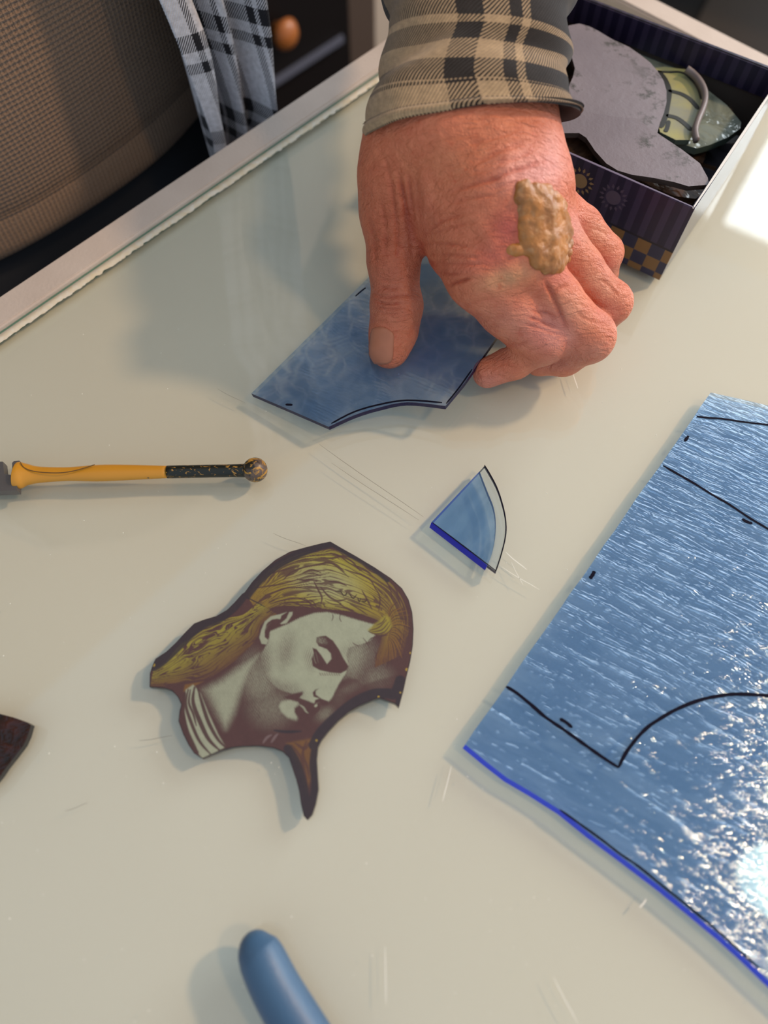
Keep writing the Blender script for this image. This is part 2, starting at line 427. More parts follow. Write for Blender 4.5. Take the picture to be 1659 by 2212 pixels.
# big rippled sheet at the right
sheet = empty('glass_sheet', W(1400, 1400, 5), 'large rippled blue glass sheet with marker cutting lines at the right', 'glass sheet')
so = [(1005, 1608), (1050, 1645), (1095, 1680), (1150, 1712), (1213, 1752), (1275, 1802), (1340, 1850), (1430, 1918), (1500, 1975), (1560, 2025), (1610, 2070), (1659, 2117), (1850, 2290),
      (2150, 2010), (2330, 1060), (1950, 940), (1659, 876), (1600, 862), (1535, 848)]
so += [(1535+(1005-1535)*t+random.uniform(-1.5, 1.5), 848+(1608-848)*t) for t in np.linspace(0.04, 0.96, 22)]
pl = plate('sheet', PL(so, 8.2), 0.003, (SHEETG, EDGEBRIGHT, CLEARG), sheet, flare={i: (-0.0008, -0.0012, 0) for i in range(13)})
for i, p in enumerate(pl.data.polygons):
    if i >= 2+12: p.material_index = 2
for pts, w in (([(1505, 900), (1530, 903), (1560, 905), (1600, 911), (1640, 916), (1700, 922)], 1.0),
               ([(1432, 1006), (1470, 1028), (1500, 1045), (1540, 1070), (1575, 1090), (1620, 1120), (1659, 1143), (1700, 1170)], 1.0),
               ([(1487, 942), (1479, 953)], 1.5), ([(1603, 1121), (1612, 1127), (1625, 1131)], 1.4), ([(1284, 1234), (1280, 1242), (1274, 1250)], 1.6),
               ([(1093, 1483), (1116, 1497), (1150, 1525), (1179, 1550), (1220, 1578), (1255, 1603), (1300, 1635), (1336, 1658)], 1.35),
               ([(1336, 1658), (1352, 1626), (1377, 1593), (1400, 1570), (1419, 1557), (1450, 1538), (1487, 1521), (1520, 1510), (1550, 1504), (1580, 1500), (1613, 1500), (1659, 1503), (1720, 1510)], 1.4),
               ([(1209, 1553), (1222, 1560), (1236, 1572)], 1.4),
               ([(1209, 1749), (1250, 1778), (1300, 1814), (1340, 1845), (1380, 1872), (1430, 1913), (1483, 1955), (1560, 2020), (1640, 2093)], 0.8)):
    stroke('marker_line', [W(p[0], p[1], 8.2) for p in catmull(pts, 3)], w/1000, MARKER, sheet, wob=0.15)
# small quarter-round piece
tri = empty('glass_offcut', W(1020, 1130, 5), 'small blue glass wedge with one curved side in the middle of the table', 'glass piece')
curve = catmull([(1048, 1005), (1073, 1050), (1088, 1095), (1094, 1130), (1093, 1160), (1084, 1198), (1072, 1235)], 4)
inner = catmull([(1036, 1018), (1053, 1062), (1066, 1095), (1071, 1128), (1069, 1165), (1062, 1198), (1053, 1221)], 4)
plate('glass_body', PL([(932, 1128)]+[tuple(p) for p in inner], 9.0), 0.003, (TRIG, EDGEROYAL), tri, flare={0: (-0.0008, -0.0014, 0), len(inner): (-0.0008, -0.0014, 0)})
plate('clear_border', PL([tuple(p) for p in inner[::-1]]+[tuple(p) for p in curve], 9.0), 0.003, (CLEARG, EDGEDEEP), tri)['label'] = 'paler border along the curved side'
stroke('marker_line', PL([(934, 1129), (1000, 1179), (1071, 1233)], 9.0), 0.0006, MARKER, tri)
stroke('marker_line', PL([(p[0]-1.5, p[1]) for p in curve], 9.0), 0.0006, MARKER, tri)
# piece held under the thumb, tilted
A3 = [S(543, 850, 8.2), S(710, 922, 12.4), S(962, 877, 18.8)]
pn = np.cross(A3[1]-A3[0], A3[2]-A3[0]); pn /= np.linalg.norm(pn)
if pn[2] < 0: pn = -pn
HN = Vector(pn)
def HP(px, py, lift=0.0):
    o = np.array([0, 0, HC]); d = S(px, py, 0)-o
    t = ((A3[0]-o)@pn)/(d@pn); q = o+d*t+pn*lift
    return M3(q)
held = empty('held_glass_piece', W(750, 860, 5), 'blue glass piece with a concave scooped edge pinched in the hand', 'glass piece')
arc = catmull([(710, 922), (765, 897), (820, 880), (880, 869), (962, 877)], 5)
ho = [(543, 850), (625, 885)]+[tuple(p) for p in arc]+[(1003, 828), (1045, 768), (1118, 664), (1040, 485), (900, 497), (795, 600), (670, 724)]
pl = plate('glass_body', [HP(*p) for p in ho], 0.003, (HELDG, EDGEDEEP, CLEARG), held, HN)
for i in range(len(ho)-5, len(ho)): pl.data.polygons[2+i].material_index = 2
for pts, w in (([(716, 915), (765, 890), (820, 874), (880, 865), (955, 870)], 0.8), ([(617, 874), (632, 875)], 1.1), ([(768, 640), (782, 628), (790, 622)], 0.7), ([(964, 872), (990, 840), (1020, 798)], 0.7)):
    stroke('marker_line', [HP(p[0], p[1]) for p in catmull(pts, 4)], w/1000, MARKER, held, nrm=HN)
# dark red piece at the left margin
DRED = Mat('dark_red_glass'); _v, _ = DRED.coord()
_n = DRED.noise(_v, 90, 3, 0.6, 1.5)
DRED = DRED.pbr(DRED.mix((_n*3-1.1).clamp(), (0.006, 0.003, 0.003), (0.045, 0.008, 0.004)), 0.08, DRED.bump(_n, 0.5, 0.002))
dr = tag(plate('dark_glass_fragment', PL([(-60, 1525), (0, 1542), (30, 1550), (60, 1561), (67, 1566), (60, 1590), (51, 1610), (28, 1640), (12, 1660), (0, 1678), (-20, 1702), (-70, 1740)], 8.6), 0.0035, (DRED, simple('black_edge', (.01, .008, .01), .2))),
     'very dark red glass fragment cut off by the left edge of the picture', 'glass piece')

# ------------------------------------------------------------------ painted head on glass
CX = lambda x, y: (280+x/2.5136, 1140+y/2.5136)
fo = [(1090,75),(1150,110),(1230,155),(1330,215),(1420,275),(1480,330),(1515,390),(1535,460),(1542,550),(1538,640),(1525,720),(1505,800),(1490,870),(1462,975),(1440,955),(1400,940),(1355,925),(1320,935),(1250,965),(1190,1000),(1130,1050),(1075,1110),(1040,1155),(1022,1190),(1015,1260),(1020,1340),(1025,1420),(1010,1500),(990,1560),(965,1588),(945,1565),(930,1500),(920,1430),(905,1370),(885,1310),(865,1250),(830,1215),(780,1195),(700,1185),(620,1187),(560,1193),(500,1210),(440,1235),(395,1255),(350,1225),(320,1180),(290,1120),(265,1050),(270,1000),(280,960),(262,920),(230,885),(190,872),(108,865),(110,790),(125,745),(140,712),(200,672),(250,625),(300,570),(350,520),(400,500),(470,480),(530,445),(570,405),(610,360),(625,350),(665,295),(720,235),(790,175),(870,130),(960,105),(1040,85)]
head = empty('stained_glass_portrait', W(620, 1450, 5), 'stained glass fragment painted with a blond head looking down', 'glass piece')
plate('glass_body', PL([CX(*p) for p in fo], 8.45), 0.0034, (simple('brown_glass_paint', (0.045, 0.030, 0.032), 0.35), simple('grozed_edge', (0.018, 0.014, 0.016), 0.3)), head)

def paint_head(X, Y):
    """returns linear rgb of the enamel painting; X, Y in artwork units"""
    sm = lambda e0, e1, v: (lambda t: t*t*(3-2*t))(np.clip((v-e0)/(e1-e0), 0, 1))
    def poly(pts, blur):
        ins = inside(X, Y, pts); d, _ = polydist(X, Y, pts+[pts[0]]); sd = np.where(ins, d, -d)
        return sm(-blur, blur, sd)
    def line(pts, w, blur=3, n=5, taper=True):
        d, a = polydist(X, Y, [tuple(p) for p in catmull(pts, n)])
        ww = w*(np.sin(np.pi*np.clip(a, 0.04, 0.96))**0.5 if taper else 1.0)
        return sm(ww+blur, ww-blur*0.3, d)
    def ell(cx, cy, rx, ry, ang=0.0, soft=0.5):
        c, s = math.cos(math.radians(ang)), math.sin(math.radians(ang))
        u = ((X-cx)*c+(Y-cy)*s)/rx; v = (-(X-cx)*s+(Y-cy)*c)/ry
        return 1-sm(1-soft, 1+soft, np.hypot(u, v))
    BR = np.array(srgb(88, 58, 55)); SK = np.array(srgb(168, 172, 148)); YE = np.array(srgb(168, 158, 58)); YD = np.array(srgb(138, 98, 44)); DK = np.array(srgb(58, 47, 52))
    # ---- tone of the flesh (1 light, 0 brown); KA / KB: drawing frames of the face and of the hair
    KA = lambda pts: [(653.5+x*.48487, 402.2+y*.48487) for x, y in pts]
    KB = lambda pts: [(553+x*.606, 50.3+y*.606) for x, y in pts]
    def ea(cx, cy, rx, ry, ang=0, soft=0.5):
        (x, y), = KA([(cx, cy)]); return ell(x, y, rx*.48487, ry*.48487, ang, soft)
    T = poly(KA([(430,245),(560,178),(720,125),(860,115),(1000,142),(1150,187),(1390,255),(1330,330),(1400,375),(1340,440),(1250,480),(1110,520),(1085,600),(1110,720),(1070,810),(1010,900),(965,985),(925,1070),(888,1115),(800,1100),(735,1145),(650,1112),(553,1076),(585,1035),(590,1005),(470,1030),(330,985),(220,900),(120,760),(110,600),(205,450),(225,330)]), 7)
    T = T*(1-0.70*ea(80, 780, 120, 320, -8, .9))*(1-0.42*ea(400, 560, 85, 170, 15, .95))*(1-0.50*ea(330, 1000, 240, 110, 12, .9))*(1-0.25*ea(180, 600, 80, 150, 0, .9))
    T = T*(1-0.30*ea(1180, 560, 130, 90, 0, .9))
    T = np.maximum(T, 0.62*ea(1190, 640, 190, 200, 10, .85)*(1-0.55*ea(1330, 720, 120, 200, 20, .9)))
    T = np.maximum(T, 0.46*ea(100, 880, 170, 260, -15, .8)); T = np.maximum(T, 0.34*ea(230, 1180, 200, 180, 0, .9))
    T = np.maximum(T, 0.93*poly(KA([(350,1110),(450,1095),(540,1120),(545,1150),(505,1190),(505,1240),(535,1290),(520,1325),(420,1300),(350,1240),(315,1170)]), 13))   # chin
    T = np.maximum(T, 0.50*ea(840, 1250, 105, 70, -35, .9)); T = np.maximum(T, 0.34*ea(1130, 960, 150, 60, -25, .9)); T = np.maximum(T, 0.30*ea(1000, 1080, 60, 90, 30, .9))
    T = np.maximum(T, 0.30*ea(1420, 850, 150, 120, 0, .9))
    T = np.maximum(T, 0.88*poly([(700,690),(650,790),(600,900),(562,1010),(520,1090),(470,1010),(400,880),(500,830),(620,740)], 34)*(1-0.42*ell(430, 960, 40, 150, -22, 0.9)))  # neck
    # ---- hatching breaks up the mid tones
    wv = 2.2*vnoise(X*0.018, Y*0.018)
    h = np.sin((X*0.95+Y*0.30)*0.62+wv)*0.5+0.5; h3 = np.sin((X*0.80-Y*0.62)*0.55+wv*1.4)*0.5+0.5
    h2 = vnoise(X*0.22, Y*0.10)*0.5+0.5; h4 = vnoise(X*0.45, Y*0.30)*0.5+0.5
    T = np.clip(T+(h*0.42+h3*0.30+h2*0.25+h4*0.22-0.60)*1.5*(T*(1-T))*2.0, 0, 1)
    # ---- features
    D = np.zeros_like(X)
    def dd_(v): 
        nonlocal D; D = np.maximum(D, v)
    sock = poly(KA([(700,515),(745,530),(800,600),(862,697),(912,640),(905,580),(860,530),(770,495),(742,450),(745,400),(790,385),(850,380),(930,435),(995,530),(1045,630),(1105,722),(1085,765),(1015,802),(900,792),(780,765),(700,720),(690,640),(715,580)]), 4)
    dd_(sock*(1-0.5*ea(800, 435, 60, 38, 20, .6)*(h4 > 0.45))); dd_(0.55*ea(670, 650, 55, 110, -10, .8)*(h > 0.5))
    for q in range(8): dd_(line(KA([(700+q*9, 690-q*12), (712+q*9, 650-q*12), (722+q*8, 610-q*10)]), 1.6, 2)*0.0)
    for q in range(6): T = np.maximum(T, line(KA([(715+q*16, 560+q*22), (722+q*14, 610+q*18), (745+q*12, 660+q*12)]), 1.2, 2)*0.0)
    for q in range(9): dd_(line(KA([(780+q*26, 790-q*0+abs(q-4)), (788+q*26, 812), (800+q*26, 826)]), 1.6, 2)*0.7)
    lid = poly(KA([(735,495),(800,515),(870,545),(903,590),(872,650),(860,685),(838,650),(790,580),(760,540)]), 4)
    dd_(poly(KA([(768,972),(735,1000),(738,1040),(800,1085),(870,1112),(885,1150),(800,1165),(790,1120),(745,1135),(735,1165),(718,1140),(730,1100),(775,1082),(712,1062),(702,1015),(730,985)]), 4))
    dd_(0.96*poly(KA([(380,1065),(470,1040),(560,1030),(600,1022),(552,1076),(640,1112),(712,1145),(732,1188),(775,1155),(800,1150),(790,1210),(710,1290),(640,1320),(540,1300),(505,1240),(500,1195),(560,1165),(590,1215),(640,1260),(660,1240),(640,1200),(590,1150),(520,1112),(420,1085)]), 5)*(1-0.97*poly(KA([(553,1076),(600,1030),(700,1000),(712,1062),(770,1085),(728,1138),(650,1112)]), 3)))
    dd_(0.75*poly(KA([(890,1115),(925,1070),(965,985),(1010,905),(1100,850),(1200,870),(1280,930),(1350,900),(1700,800),(1700,1000),(1300,1100),(1000,1300),(800,1400),(600,1420),(640,1320),(780,1230),(800,1165)]), 9)*(1-0.6*ea(840, 1260, 110, 60, -35, .8))*(1-0.4*ea(1100, 980, 120, 40, -20, .8)*(h > .4))*(1-0.35*ea(1420, 850, 180, 120, 0, .9)*(h3 > .4)))
    tone = T*(1-D)
    tone = np.maximum(tone, 0.66*lid); tone = np.maximum(tone, 0.9*ea(738, 1163, 20, 14, -40, .3)); tone = np.maximum(tone, 0.7*line(KA([(560,1155),(600,1185),(625,1225),(650,1245)]), 4.5, 3))
    tone = np.maximum(tone, 0.2*line(KA([(735,560),(750,620),(765,680)]), 1.5, 3)); tone = np.maximum(tone, 0.35*line(KA([(715,600),(722,650),(740,690)]), 1.5, 3))
    # ---- ear
    E = poly(KA([(478,112),(440,115),(415,170),(385,205),(335,240),(350,252),(410,240),(445,190),(475,145)]), 4)
    E = np.maximum(E, poly(KA([(412,115),(330,140),(235,162),(165,222),(125,320),(105,400),(130,470),(185,478),(208,430),(165,395),(168,320),(185,250),(245,200),(300,190),(340,195),(352,155)]), 4))
    E = np.maximum(E, 0.6*line(KA([(235,235),(200,270),(185,310)]), 3, 3))
    earD = poly(KA([(180,310),(200,230),(260,198),(330,200),(400,160),(415,180),(370,215),(320,262),(240,300),(215,350),(215,400),(180,390),(165,340)]), 4)
    # ---- collar
    col = poly([(305,880),(345,852),(385,900),(430,1010),(480,1120),(520,1190),(440,1235),(395,1255),(350,1190),(318,1110),(298,1000)], 6)
    cl = 0
    for pts, w in (([(318,880),(305,960),(335,1060),(380,1160),(440,1230)], 8), ([(352,868),(345,950),(385,1060),(430,1150),(490,1210)], 11), ([(372,880),(395,960),(430,1060),(480,1150),(530,1200)], 9),
                   ([(330,880),(322,950),(345,1010),(362,1075)], 5), ([(300,900),(285,1000),(310,1110),(370,1220)], 14)):
        cl = np.maximum(cl, line(pts, w, 4))
    # ---- hair: strands between guide curves
    def hair(ga, gb, freq, seed):
        a = [tuple(p) for p in catmull(ga, 6)]; b = [tuple(p) for p in catmull(gb, 6)]
        da, sa = polydist(X, Y, a); db, sb = polydist(X, Y, b); t = da/(da+db+1e-6)
        reg = inside(X, Y, a+b[::-1]); s_ = sa*(1-t)+sb*t
        w = t*freq+1.3*vnoise(s_*5+seed, t*6)+0.35*vnoise(s_*14, t*20+seed)
        st = 0.5+0.5*np.sin(w*2*np.pi)
        st = st*0.45+0.35*(0.5+0.5*np.sin(w*2*np.pi*2.3+2*vnoise(s_*9, t*9+seed)))+0.20*(0.5+0.5*np.sin(w*2*np.pi*4.7+3*vnoise(s_*15, t*15+seed)))
        thick = 0.40+0.28*vnoise(s_*7+seed, t*5)
        return reg, t, s_, sm(thick-0.13, thick+0.13, st)
    g1 = [(640,372),(700,285),(800,200),(930,140),(1090,118),(1230,170),(1370,260),(1460,350),(1505,450),(1515,560),(1480,690)]
    g2 = [(700,470),(790,430),(900,425),(1050,440),(1180,452),(1290,480),(1370,520),(1370,590),(1350,660),(1335,700),(1330,760)]
    reg, t, s_, st = hair(g1, g2, 13, 1)
    col3 = np.zeros(X.shape+(3,)); col3[:] = BR
    col3 = col3*(1-tone[..., None])+SK*tone[..., None]
    # forehead hairline shade and nose side glazing
    def lay(m, c):
        nonlocal col3
        col3 = col3*(1-m[..., None])+np.asarray(c)*m[..., None]
    bright = np.clip(1.15-np.abs(s_-0.42)*2.1, 0.0, 1)
    ycol = YD*(1-bright[..., None])+YE*bright[..., None]
    pale = np.clip(ell(1060, 300, 170, 90, 15, 0.7), 0, 1)[..., None]
    ycol = ycol*(1-0.55*pale)+SK*0.55*pale
    mid = np.clip(np.sin(np.pi*np.clip(t, 0, 1))*1.7, 0, 1)*np.clip(1.25-np.abs(s_-0.42)*1.9, 0, 1)
    hm = reg*np.clip(st*(0.22+0.30*np.clip(1.3-s_, 0, 1))+st*mid*0.60+mid*0.16, 0, 1)
    base = reg.astype(float); lay(base, BR)
    col3 = col3*(1-hm[..., None])+ycol*hm[..., None]
    g3 = [(700,405),(620,470),(540,490),(430,530),(340,580),(260,650),(200,720),(128,775)]
    g4 = [(800,470),(720,520),(690,600),(620,680),(520,760),(400,830),(300,850),(112,862)]
    reg2, t2, s2, st2 = hair(g3, g4, 10, 5)
    lay(reg2.astype(float), BR); b2 = np.clip(1.1-np.abs(t2-0.25)*1.4, 0.0, 1)[..., None]
    hm2 = reg2*st2*(0.9-0.55*t2)
    col3 = col3*(1-hm2[..., None])+(YD*(1-b2)+YE*b2)*hm2[..., None]
    lay(poly([(300,852),(400,835),(330,870),(292,892)], 6)*0.7, YD)
    # radiating curls at the right, fringe over the forehead
    for q in range(34):
        a0 = -75+q*5.2; L = 190+60*vnoise(np.array([q*1.7]), np.array([2.0]))[0]; ca, sa = math.cos(math.radians(a0)), math.sin(math.radians(a0))
        x0, y0 = 1400, 720+q*6
        lay(line(KB([(x0+20*ca, y0+20*sa), (x0+L*.5*ca+14*sa, y0+L*.5*sa-14*ca), (x0+L*ca, y0+L*sa+30)]), 1.9, 2.2)*(0.75 if q % 3 else 0.4), YD if q % 2 else BR*0.8)
    lay(poly(KB([(1218,832),(1262,790),(1330,745),(1370,700),(1420,720),(1440,800),(1400,850),(1330,872),(1262,866)]), 8)*0.6, YE)
    for pts in ([(1240,835),(1320,810),(1390,740)], [(1262,850),(1350,830),(1410,760)], [(1225,845),(1290,868),(1370,850),(1425,780)], [(1300,790),(1350,765),(1380,720)], [(1290,880),(1370,880),(1440,820)], [(1250,905),(1330,890),(1400,880)]):
        lay(line(KB(pts), 2.3, 2)*0.9, BR)
    for pts in ([(1180,905),(1215,950),(1235,985),(1240,1010)], [(1240,960),(1230,930),(1260,905),(1320,890)], [(1085,945),(1110,965),(1140,975)], [(1285,1010),(1295,1060),(1300,1110)], [(905,690),(910,720),(900,750)], [(975,690),(970,730),(985,760)]): lay(line(KB(pts), 2.0, 2)*0.8, BR)
    # bold strands of the crown and the small zigzag marks
    for pts, w in (([(460,385),(530,320),(620,280),(740,250),(880,235),(960,280),(1050,360)], 3.2), ([(800,238),(870,225),(940,250),(1010,310)], 4.5), ([(910,160),(1000,180),(1080,220),(1150,300)], 4), ([(1020,290),(1100,320),(1170,340),(1250,390),(1290,470)], 3.6),
                   ([(590,375),(650,388),(700,383),(800,395)], 5), ([(870,395),(960,405),(1030,437)], 4.5), ([(200,460),(330,440),(430,425),(520,402),(600,380)], 3.4), ([(740,400),(775,470),(810,540),(800,605)], 4.5), ([(800,450),(870,530),(950,572),(1030,555)], 5),
                   ([(330,335),(450,300),(560,270)], 3), ([(640,320),(720,292),(800,320)], 3), ([(660,332),(740,328),(800,350)], 2.6), ([(350,602),(480,560),(600,548),(700,590),(760,625)], 3.4), ([(1170,480),(1215,560),(1260,650)], 4), ([(1280,440),(1330,540),(1320,660)], 3.2),
                   ([(700,560),(740,590),(760,625)], 2.5), ([(640,545),(690,575),(715,620)], 2.5), ([(840,570),(900,600),(1000,612)], 2.6), ([(930,620),(1030,640),(1130,690),(1230,740)], 4), ([(1060,600),(1150,650),(1220,700)], 2.6), ([(300,520),(420,480),(560,450),(700,470)], 2.6), ([(430,600),(560,590),(680,640)], 3),
                   ([(800,185),(900,190),(1000,170),(1090,190)], 5), ([(560,330),(500,350),(470,380)], 3), ([(1340,300),(1420,380),(1480,480),(1500,580)], 3.4), ([(1250,280),(1350,350),(1420,460),(1440,560)], 3), ([(1180,250),(1240,300),(1300,330)], 3)):
        lay(line(KB(pts), w, 2.4)*0.88, BR)
    for pts in ([(930,488),(960,484),(985,495),(1003,530)], [(1003,530),(1030,512),(1028,498)], [(1055,508),(1090,548),(1122,515)], [(1130,545),(1145,578),(1160,550)], [(1165,572),(1195,580),(1215,560)]):
        lay(line(KB(pts), 2.6, 1.8)*0.95, BR*0.45)
    lay(E*0.92, SK); lay(earD*0.9, BR)
    lay(col*0.95, SK); lay(np.asarray(cl)*0.95, BR*0.9)
    # lower pendant leaf
    lay(poly([(850,1170),(1010,1140),(1020,1200),(1000,1300),(960,1440),(930,1340),(890,1250)], 10)*0.55, YD)
    for pts in ([(880,1180),(930,1250),(955,1350),(965,1420)], [(960,1160),(940,1230),(965,1300),(975,1360)], [(900,1170),(950,1200),(970,1170)]): lay(line(pts, 6, 5)*0.8, BR)
    for pts in ([(725,1168),(745,1140),(770,1125)], [(770,1165),(790,1135),(805,1120)]): lay(line(pts, 6, 4)*0.7, np.array(srgb(130,110,110)))
    lay(line([(785,1100),(850,1108),(930,1105)], 6, 5), DK)
    # dark matt border
    bd = 0
    for pts, w in (([(1090,85),(1000,110),(900,150),(800,205),(730,260),(670,325),(640,365)], 20), ([(610,370),(560,430),(480,490),(400,520),(330,570),(270,630),(180,715),(130,750)], 27),
                   ([(1100,92),(1180,140),(1280,195),(1400,285)], 9), ([(1470,830),(1440,900),(1400,900),(1320,905),(1220,950),(1120,1030),(1040,1110),(1000,1180)], 26),
                   ([(1480,840),(1470,960)], 25), ([(860,1200),(910,1290),(950,1440),(960,1570)], 22), ([(1010,1200),(1000,1290),(1010,1400),(980,1560)], 22), ([(200,690),(150,740)], 26)):
        bd = np.maximum(bd, line(pts, w, 7, taper=False))
    lay(bd*0.93, DK)
    lay(line([(612,362),(650,385),(700,410),(735,430)], 2.5, 2)*0.9, DK)
    for x0, y0, r in ((130,745,9),(1525,680,6),(1505,770,8),(1470,895,5),(1352,918,6),(1015,1155,6)): lay(ell(x0, y0, r, r, 0, 0.3)*0.8, np.array(srgb(190,160,60)))
    # broad reflection-free scuffs, firing mottle
    g = 0.80*(1+0.07*fbm(X*0.03, Y*0.03)+0.05*vnoise(X*0.3, Y*0.3))
    return np.clip(col3*g[..., None], 0, 1)
step = 2.1
gx, gy = np.meshgrid(np.arange(100, 1550, step), np.arange(70, 1595, step))
ins = inside(gx, gy, fo); dd, _ = polydist(gx, gy, fo+[fo[0]])
ok = ins & (dd > 3.0)
cell = ok[:-1, :-1] & ok[1:, :-1] & ok[:-1, 1:] & ok[1:, 1:]
idx = -np.ones(gx.shape, int); used = np.zeros(gx.shape, bool)
for a, b in ((0, 0), (1, 0), (0, 1), (1, 1)): used[a:used.shape[0]-1+a, b:used.shape[1]-1+b] |= cell
idx[used] = np.arange(used.sum())
colr = paint_head(gx[used], gy[used])
ppx, ppy = CX(gx[used], gy[used])
aa = (ppx-829.5)/F; bb = -(ppy-1106)/F; zz = -CT+bb*ST; tt = (HC-8.62)/-zz
pv = np.c_[aa*tt, (bb*CT+ST)*tt, np.full(len(tt), 8.62)]
ci, cj = np.nonzero(cell)
q = np.c_[idx[ci, cj], idx[ci+1, cj], idx[ci+1, cj+1], idx[ci, cj+1]]
PM = Mat('fired_enamel'); _a = PM.attr('col'); _v, _ = PM.coord(); PM = PM.pbr(_a, 0.30, PM.bump(PM.noise(_v, 700, 2), 0.25, 0.0003), spec=0.5)
npmesh('painted_layer', pv, q, PM, head, False, colr)['label'] = 'brown and yellow enamel painting of a face in profile with long hair'

# ------------------------------------------------------------------ glass cutter
cut = empty('glass_cutter', W(300, 1030, 5), 'yellow handled glass cutter with a worn black shaft and ball end', 'glass cutter')
YM = Mat('yellow_lacquer'); _v, (_x, _y, _z) = YM.coord(); _n = YM.noise(_v, 160, 4, 0.7)
YM = YM.pbr(YM.mix((_n*14-9.6).clamp(), (0.60, 0.27, 0.022), (0.10, 0.07, 0.03)), 0.32)
BM = Mat('chipped_black_lacquer'); _v, (_x, _y, _z) = BM.coord(); _n = BM.noise(BM.comb(_x*0.7, _y*1.4, _z), 420, 3, 0.6, 1.0)
BM = BM.pbr(BM.mix((_n*20-11.4).clamp(), (0.010, 0.012, 0.008), (0.42, 0.22, 0.04)), 0.35)
BALL = Mat('worn_ball'); _v, _ = BALL.coord(); _n = BALL.noise(_v, 230, 3, 0.6, 1.5); _n2 = BALL.noise(_v, 170, 3)
BALL = BALL.pbr(BALL.mix((_n*14-6.9).clamp(), BALL.mix((_n2*12-5.6).clamp(), (0.015, 0.014, 0.010), (0.12, 0.085, 0.07)), (0.50, 0.26, 0.04)), 0.35)
def loft(name, secs, z, mat, flat, parent):
    ss = catmull([(a, b, c) for a, b, c in secs], 5); k = 4.55
    return tube(name, [W(a, b, z) for a, b, c in ss], [c/k/1000 for a, b, c in ss], mat, parent, 24, True, flat)
loft('handle', [(36, 1027, 31), (44, 1027, 31), (56, 1026, 26), (72, 1026, 21), (95, 1025.5, 18), (150, 1024, 16), (213, 1022, 19.2), (285, 1020.5, 17.5), (362, 1019.5, 14.2)], 10.5, YM, 0.72, cut)
loft('shaft', [(362, 1019.5, 14.0), (440, 1018, 14), (500, 1017, 14), (530, 1016.5, 15)], 10.5, BM, 1.0, cut)
bm = bmesh.new(); bmesh.ops.create_uvsphere(bm, u_segments=32, v_segments=20, radius=0.0059, matrix=Matrix.Translation(W(551, 1015, 11)))
for f in bm.faces: f.smooth = True
me = bpy.data.meshes.new('ball_end'); bm.to_mesh(me); bm.free(); me.materials.append(BALL); link('ball_end', me, cut)
STEEL = simple('grey_cast_steel', (0.16, 0.15, 0.15), 0.45, metal=0.6)
plate('head', PL([(-60, 998), (6, 997), (9, 1024), (27, 1026), (26, 1000), (30, 996), (42, 995), (38, 1010), (36, 1059), (20, 1060), (-60, 1062)], 12.2), 0.0045, (STEEL, STEEL), cut)
stroke('grip_groove', [W(a, b, 14.2) for a, b in catmull([(44, 998), (52, 1010), (72, 1018), (105, 1021.5), (138, 1021), (170, 1015), (205, 1004)], 4)], 0.0004, simple('groove_dark', (0.16, 0.08, 0.02), 0.5), cut)

# ------------------------------------------------------------------ blue rubber handle at the bottom
BR_ = Mat('blue_rubber'); _v, _ = BR_.coord(); BR_ = BR_.pbr(BR_.mix(BR_.noise(_v, 60, 3), (0.038, 0.095, 0.19), (0.052, 0.125, 0.23)), 0.42, BR_.bump(BR_.noise(_v, 900, 2), 0.3, 0.0003))
ax = [(545, 2030), (553, 2048), (566, 2072), (600, 2142), (650, 2225), (720, 2340), (800, 2470)]
rr = [0.0052, 0.0070, 0.0081, 0.0086, 0.0088, 0.0090, 0.0088]
pts = catmull([(a, b, r*1e4) for (a, b), r in zip(ax, rr)], 6)
pv_ = [W(a, b, 14) for a, b, r in pts]; rd = [r/1e4 for a, b, r in pts]
d0 = (pv_[0]-pv_[1]).normalized()
pv_ = [pv_[0]+d0*0.0028, pv_[0]+d0*0.0022, pv_[0]+d0*0.0010]+pv_; rd = [0.0006, 0.0028, 0.0044]+rd
tag(tube('rubber_handle', pv_, rd, BR_, None, 28), 'matte blue rubber handle with a rounded tip at the bottom edge', 'handle')

# ------------------------------------------------------------------ cardboard box with scrap
bx = empty('cardboard_box', W(1429, 589, 5), 'navy printed cardboard box with sun and checker pattern holding scrap glass', 'box')
FRt = S(1500, 452, 54); FRb = FRt.copy(); FRb[2] = 5
eA = np.array([-0.83, 0.558, 0]); eB = np.array([0.558, 0.83, 0]); BWid, BDep, BH = 138, 124, 49
def BP(a, b, z): return M3(FRb+eA*a+eB*b+np.array([0, 0, z]))
m = Mat('navy_checker_print'); uvn = m.node('ShaderNodeUVMap'); sx = m.node('ShaderNodeSeparateXYZ'); m.nt.links.new(uvn.outputs[0], sx.inputs[0])
u_, v_ = N(m.nt, sx.outputs[0])*100, N(m.nt, sx.outputs[1])*100      # mm
NAVY, STR, GOLD, CHK = (0.012, 0.009, 0.033), (0.034, 0.025, 0.062), (0.20, 0.105, 0.035), (0.022, 0.022, 0.055)
stripe = ((u_-2.0).mod(7.8) < 3.6)
c0 = m.mix(stripe, NAVY, STR)
chk = (((u_-4.2)/7.8).floor()+((v_+4)/8.0).floor()).mod(2.0) > 0.5
c1 = m.mix(chk, CHK, GOLD); ln = v_.rng(20.0, 21.2)
c = m.mix(v_ < 20.0, c0, c1); c = m.mix(ln, c, (0.006, 0.005, 0.015))
PRINT = m.pbr(c, 0.38)
INNER = simple('grey_brown_board', (0.060, 0.045, 0.038), 0.7); RIM = simple('white_board_edge', (0.75, 0.73, 0.70), 0.5)
SIDE = simple('navy_gloss_board', (0.02, 0.018, 0.05), 0.12)
